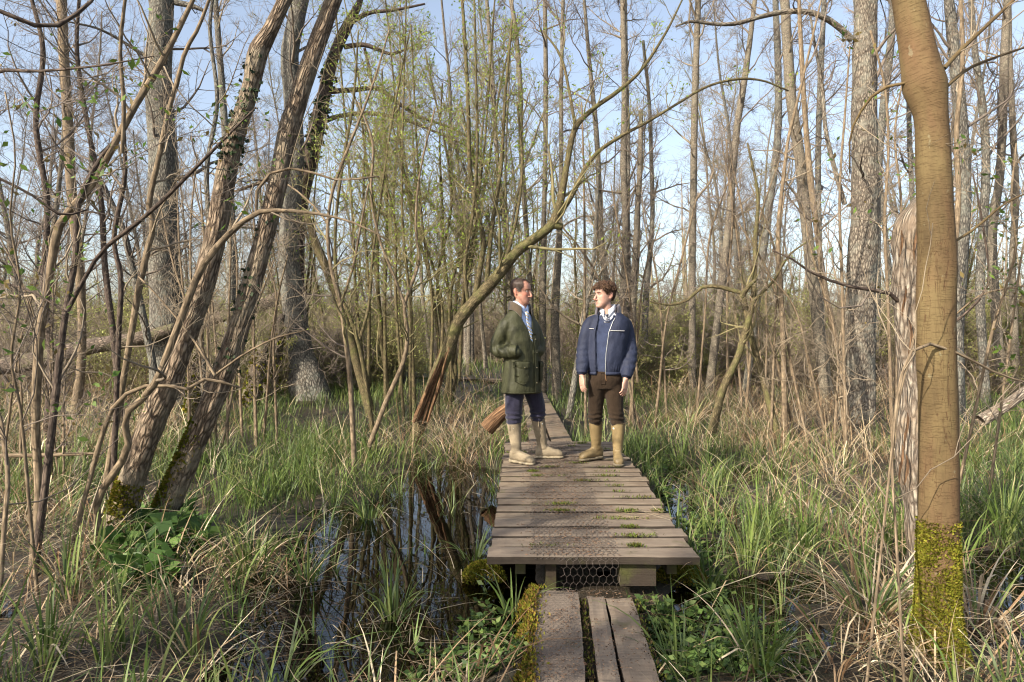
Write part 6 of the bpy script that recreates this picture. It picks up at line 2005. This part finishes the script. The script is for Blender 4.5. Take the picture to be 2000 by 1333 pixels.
lz = np.stack([-0.005 + 0.062 * np.cos(a), 1.478 + 0.072 * np.sin(a)], -1)
tubes(nb, on_torso(ON, KN, YN, lz[:, 0], lz[:, 1], 0.006), np.full(24, 0.0075), 8)
nb.build('neckband', M['knit'], kn)
mb = MB()
torso(mb, ON, ROWN, YN)
limb(mb, ON, [(-.065, .015, 1.430, .060), (-.128, .02, 1.385, .070), (-.170, .02, 1.28, .070), (-.196, .015, 1.17, .068), (-.208, .0, 1.08, .068), (-.220, -.04, .985, .066), (-.229, -.065, .925, .057)])
limb(mb, ON, [(.145, .01, 1.430, .060), (.205, .03, 1.378, .071), (.236, .03, 1.28, .073), (.254, .02, 1.17, .073), (.256, -.01, 1.08, .072), (.231, -.075, .975, .070), (.206, -.12, .895, .060)])
me = remesh(mb, 0.009, 5)
folds(me, 0.010, (11, 11, 5), 41, 0.6)
V, Nn = coords(me)
q = V - ON
cx, cy, rx, ry = ring_at(ROWN, q[:, 2])
l = (q[:, 0] - cx) * UN[0] + (q[:, 1] - cy) * UN[1]
f = (q[:, 0] - cx) * FN[0] + (q[:, 1] - cy) * FN[1]
arm = sstep(0.16, 0.2, np.abs(l)) * np.exp(-((q[:, 2] - 1.03) / 0.13) ** 2)
setco(me, V + Nn * (0.0035 * arm * np.sin(q[:, 2] * 95 + 3 * vnoise(V * 7, 6)) + 0.004 * np.exp(-((q[:, 2] - .93) / 0.03) ** 2) * (np.abs(l) < 0.16) * np.sin(np.arctan2(l, f) * 40))[:, None])
lo = np.array([[.80, -.070], [.93, -.076], [1.1, -.095], [1.3, -.115], [1.45, -.095], [1.55, -.09]])
hi = np.array([[.80, .020], [.93, .018], [1.1, .012], [1.3, .022], [1.40, .050], [1.45, .075], [1.55, .08]])
zed = q[:, 2]
cutfaces(me, ((f > 0.0) & (l > np.interp(zed, lo[:, 0], lo[:, 1])) & (l < np.interp(zed, hi[:, 0], hi[:, 1]))) | (zed > 1.508) | ((zed < .882) & (np.abs(l) < 0.15)))
jn = garment('jacket', me, M['navy_nylon'], pn, 0.008)
for tab, nm in ((lo, 'edge'), (hi, 'zip')):
    zb = MB()
    z = np.linspace(.885, 1.44, 30)
    l = np.interp(z, tab[:, 0], tab[:, 1])
    tubes(zb, on_torso(ON, ROWN, YN, l, z, 0.004), np.full(30, 0.0032), 6)
    zb.build(nm, M['zip' if nm == 'zip' else 'navy_nylon'], jn)
zb = MB()
pz = on_torso(ON, ROWN, YN, 0.02, .885, 0.006)
limb(zb, np.zeros(3), [(*pz, .004), (*(pz - UP * .03), .005), (*(pz - UP * .06 + np.array([.004, 0, 0])), .004)], 8, 8)
zb.build('zip_pull', M['redwood'], jn)
for l0, l1, z in ((-.178, -.130, 1.335), (.035, .168, 1.315)):
    wb = MB()
    ll = np.linspace(l0, l1, 12)
    tubes(wb, on_torso(ON, ROWN, YN, ll, np.full(12, z) - 0.02 * (ll - l0), 0.010), np.full(12, 0.003), 6)
    wb.build('piping', M['piping'], jn)
for pts in ([(-.225, -.058, .945, .058), (-.229, -.068, .918, .053), (-.232, -.075, .895, .050)], [(.213, -.108, .918, .060), (.204, -.124, .888, .056), (.196, -.134, .862, .052)]):
    cf = MB()
    limb(cf, ON, pts, 8, 20, False)
    cf.build('cuff', M['navy_nylon'], jn)
wb = MB()
for side in (-1, 1):
    a = np.linspace(0.0, 1.0, 20)
    l = (-.075 - a * .085) if side < 0 else (.02 + a * .145)
    tubes(wb, on_torso(ON, ROWN, YN, l, np.full(20, .895), -0.004), np.full(20, 0.018), 8)
wb.build('waistband', M['navy_nylon'], jn)
collar(ON, (.040, .008, 0), YN, 0.95, .092, 1.48, 1.578, .026, .095, pn, M['fleece'], tilt=.055, point=.045, solid=.008)
collar(ON, (.034, -.004, 0), YN - 0.1, 0.25, .065, 1.485, 1.578, .012, .05, pn, M['white_shirt'], 'shirt_collar', tilt=.06, point=.028, solid=.003)
tie(ON, SN2, YN, -.008, -.01, 1.478, 1.392, pn, M['tie_dot'], .014)
fy = MB()
ll = np.full(12, -.005)
patch(fy, ON, [(.74, .012, 0, .13, .11), (.83, .012, 0, .165, .126), (.92, .012, 0, .158, .122)], YN, -.03, .012, .79, .90, .006, 5, 8)
fy.build('fly', M['moleskin'], tn)
# hair: thick brown curls
kn_ = lambda p: (p[:, 2] > np.interp(p[:, 1], [-0.1, -0.08, -0.055, -0.03, 0.0, 0.02, 0.04, 0.1], [0.064, 0.062, 0.045, 0.005, 0.0, 0.035, -0.035, -0.085]))
me, p, hv, hn = hair_cap(HN, kn_, lambda p: 0.006 + 0.013 * sstep(0.03, 0.09, p[:, 2]), 0.9, 34, 9)
paint(me, np.tile([0.055, 0.027, 0.014], (len(p), 1)))
hh = garment('hair', me, M['hair'], pn)
topw = np.where(p[:, 2] > 0.05, 1, 0) > 0
rh = np.random.default_rng(18)
hb = curls(hv[topw] + hn[topw] * 0.016, hn[topw], 900, 0.019, 0.0036, rh, 3.6, [(0.085, 0.047, 0.027), (0.12, 0.068, 0.04), (0.055, 0.031, 0.019), (0.16, 0.095, 0.055)], HN, 0.5, 0.5, 0.8)
hb.build('curls', M['hair'], hh, kind='stuff')
hb = curls(hv[~topw] + hn[~topw] * 0.008, hn[~topw], 520, 0.012, 0.003, rh, 3.0, [(0.06, 0.03, 0.016), (0.085, 0.043, 0.022), (0.045, 0.022, 0.012)], HN, 0.4, -0.2, 0.7)
hb.build('curls', M['hair'], hh, kind='stuff')

# ------------------------------------------------------------------ the wood behind our back that shades the near ground
rbk = np.random.default_rng(91)
bk = MB()
for x, y, H, r in [(-3.4, -1.2, 5.2, 0.10), (-2.0, -2.6, 5.6, 0.10), (-4.6, -2.4, 6.4, 0.12), (-1.2, -1.6, 4.4, 0.07), (-5.6, -0.6, 5.6, 0.12), (-3.0, -4.0, 7.0, 0.13), (-6.4, -3.4, 7.5, 0.14), (-4.6, 0.6, 4.6, 0.07), (-0.6, -3.4, 5.6, 0.09), (-7.2, -1.6, 7.0, 0.12)]:
    z = np.linspace(-0.3, H, 7)
    off = np.cumsum(rbk.normal(0, 0.09, (7, 2)), 0)
    s = spline(np.stack([x + off[:, 0], y + off[:, 1], z, r * (1 - 0.8 * np.clip(z / H, 0, 1))], -1), 24)
    trunk_mesh(bk, s[:, :3], s[:, 3], 10, 0.07, 1, 0.3)
    crown(bk, s[:, :3], s[:, 3], rbk, 30, (0.15, 1.0), (0.6, 1.8), 6, 0.5, 4, 0.5, 0.12, 0.2, 0.006)
tag(bk.build('woodland_behind', M['grey'], kind='stuff'), 'bare trees of the same wood standing behind the viewpoint', None)
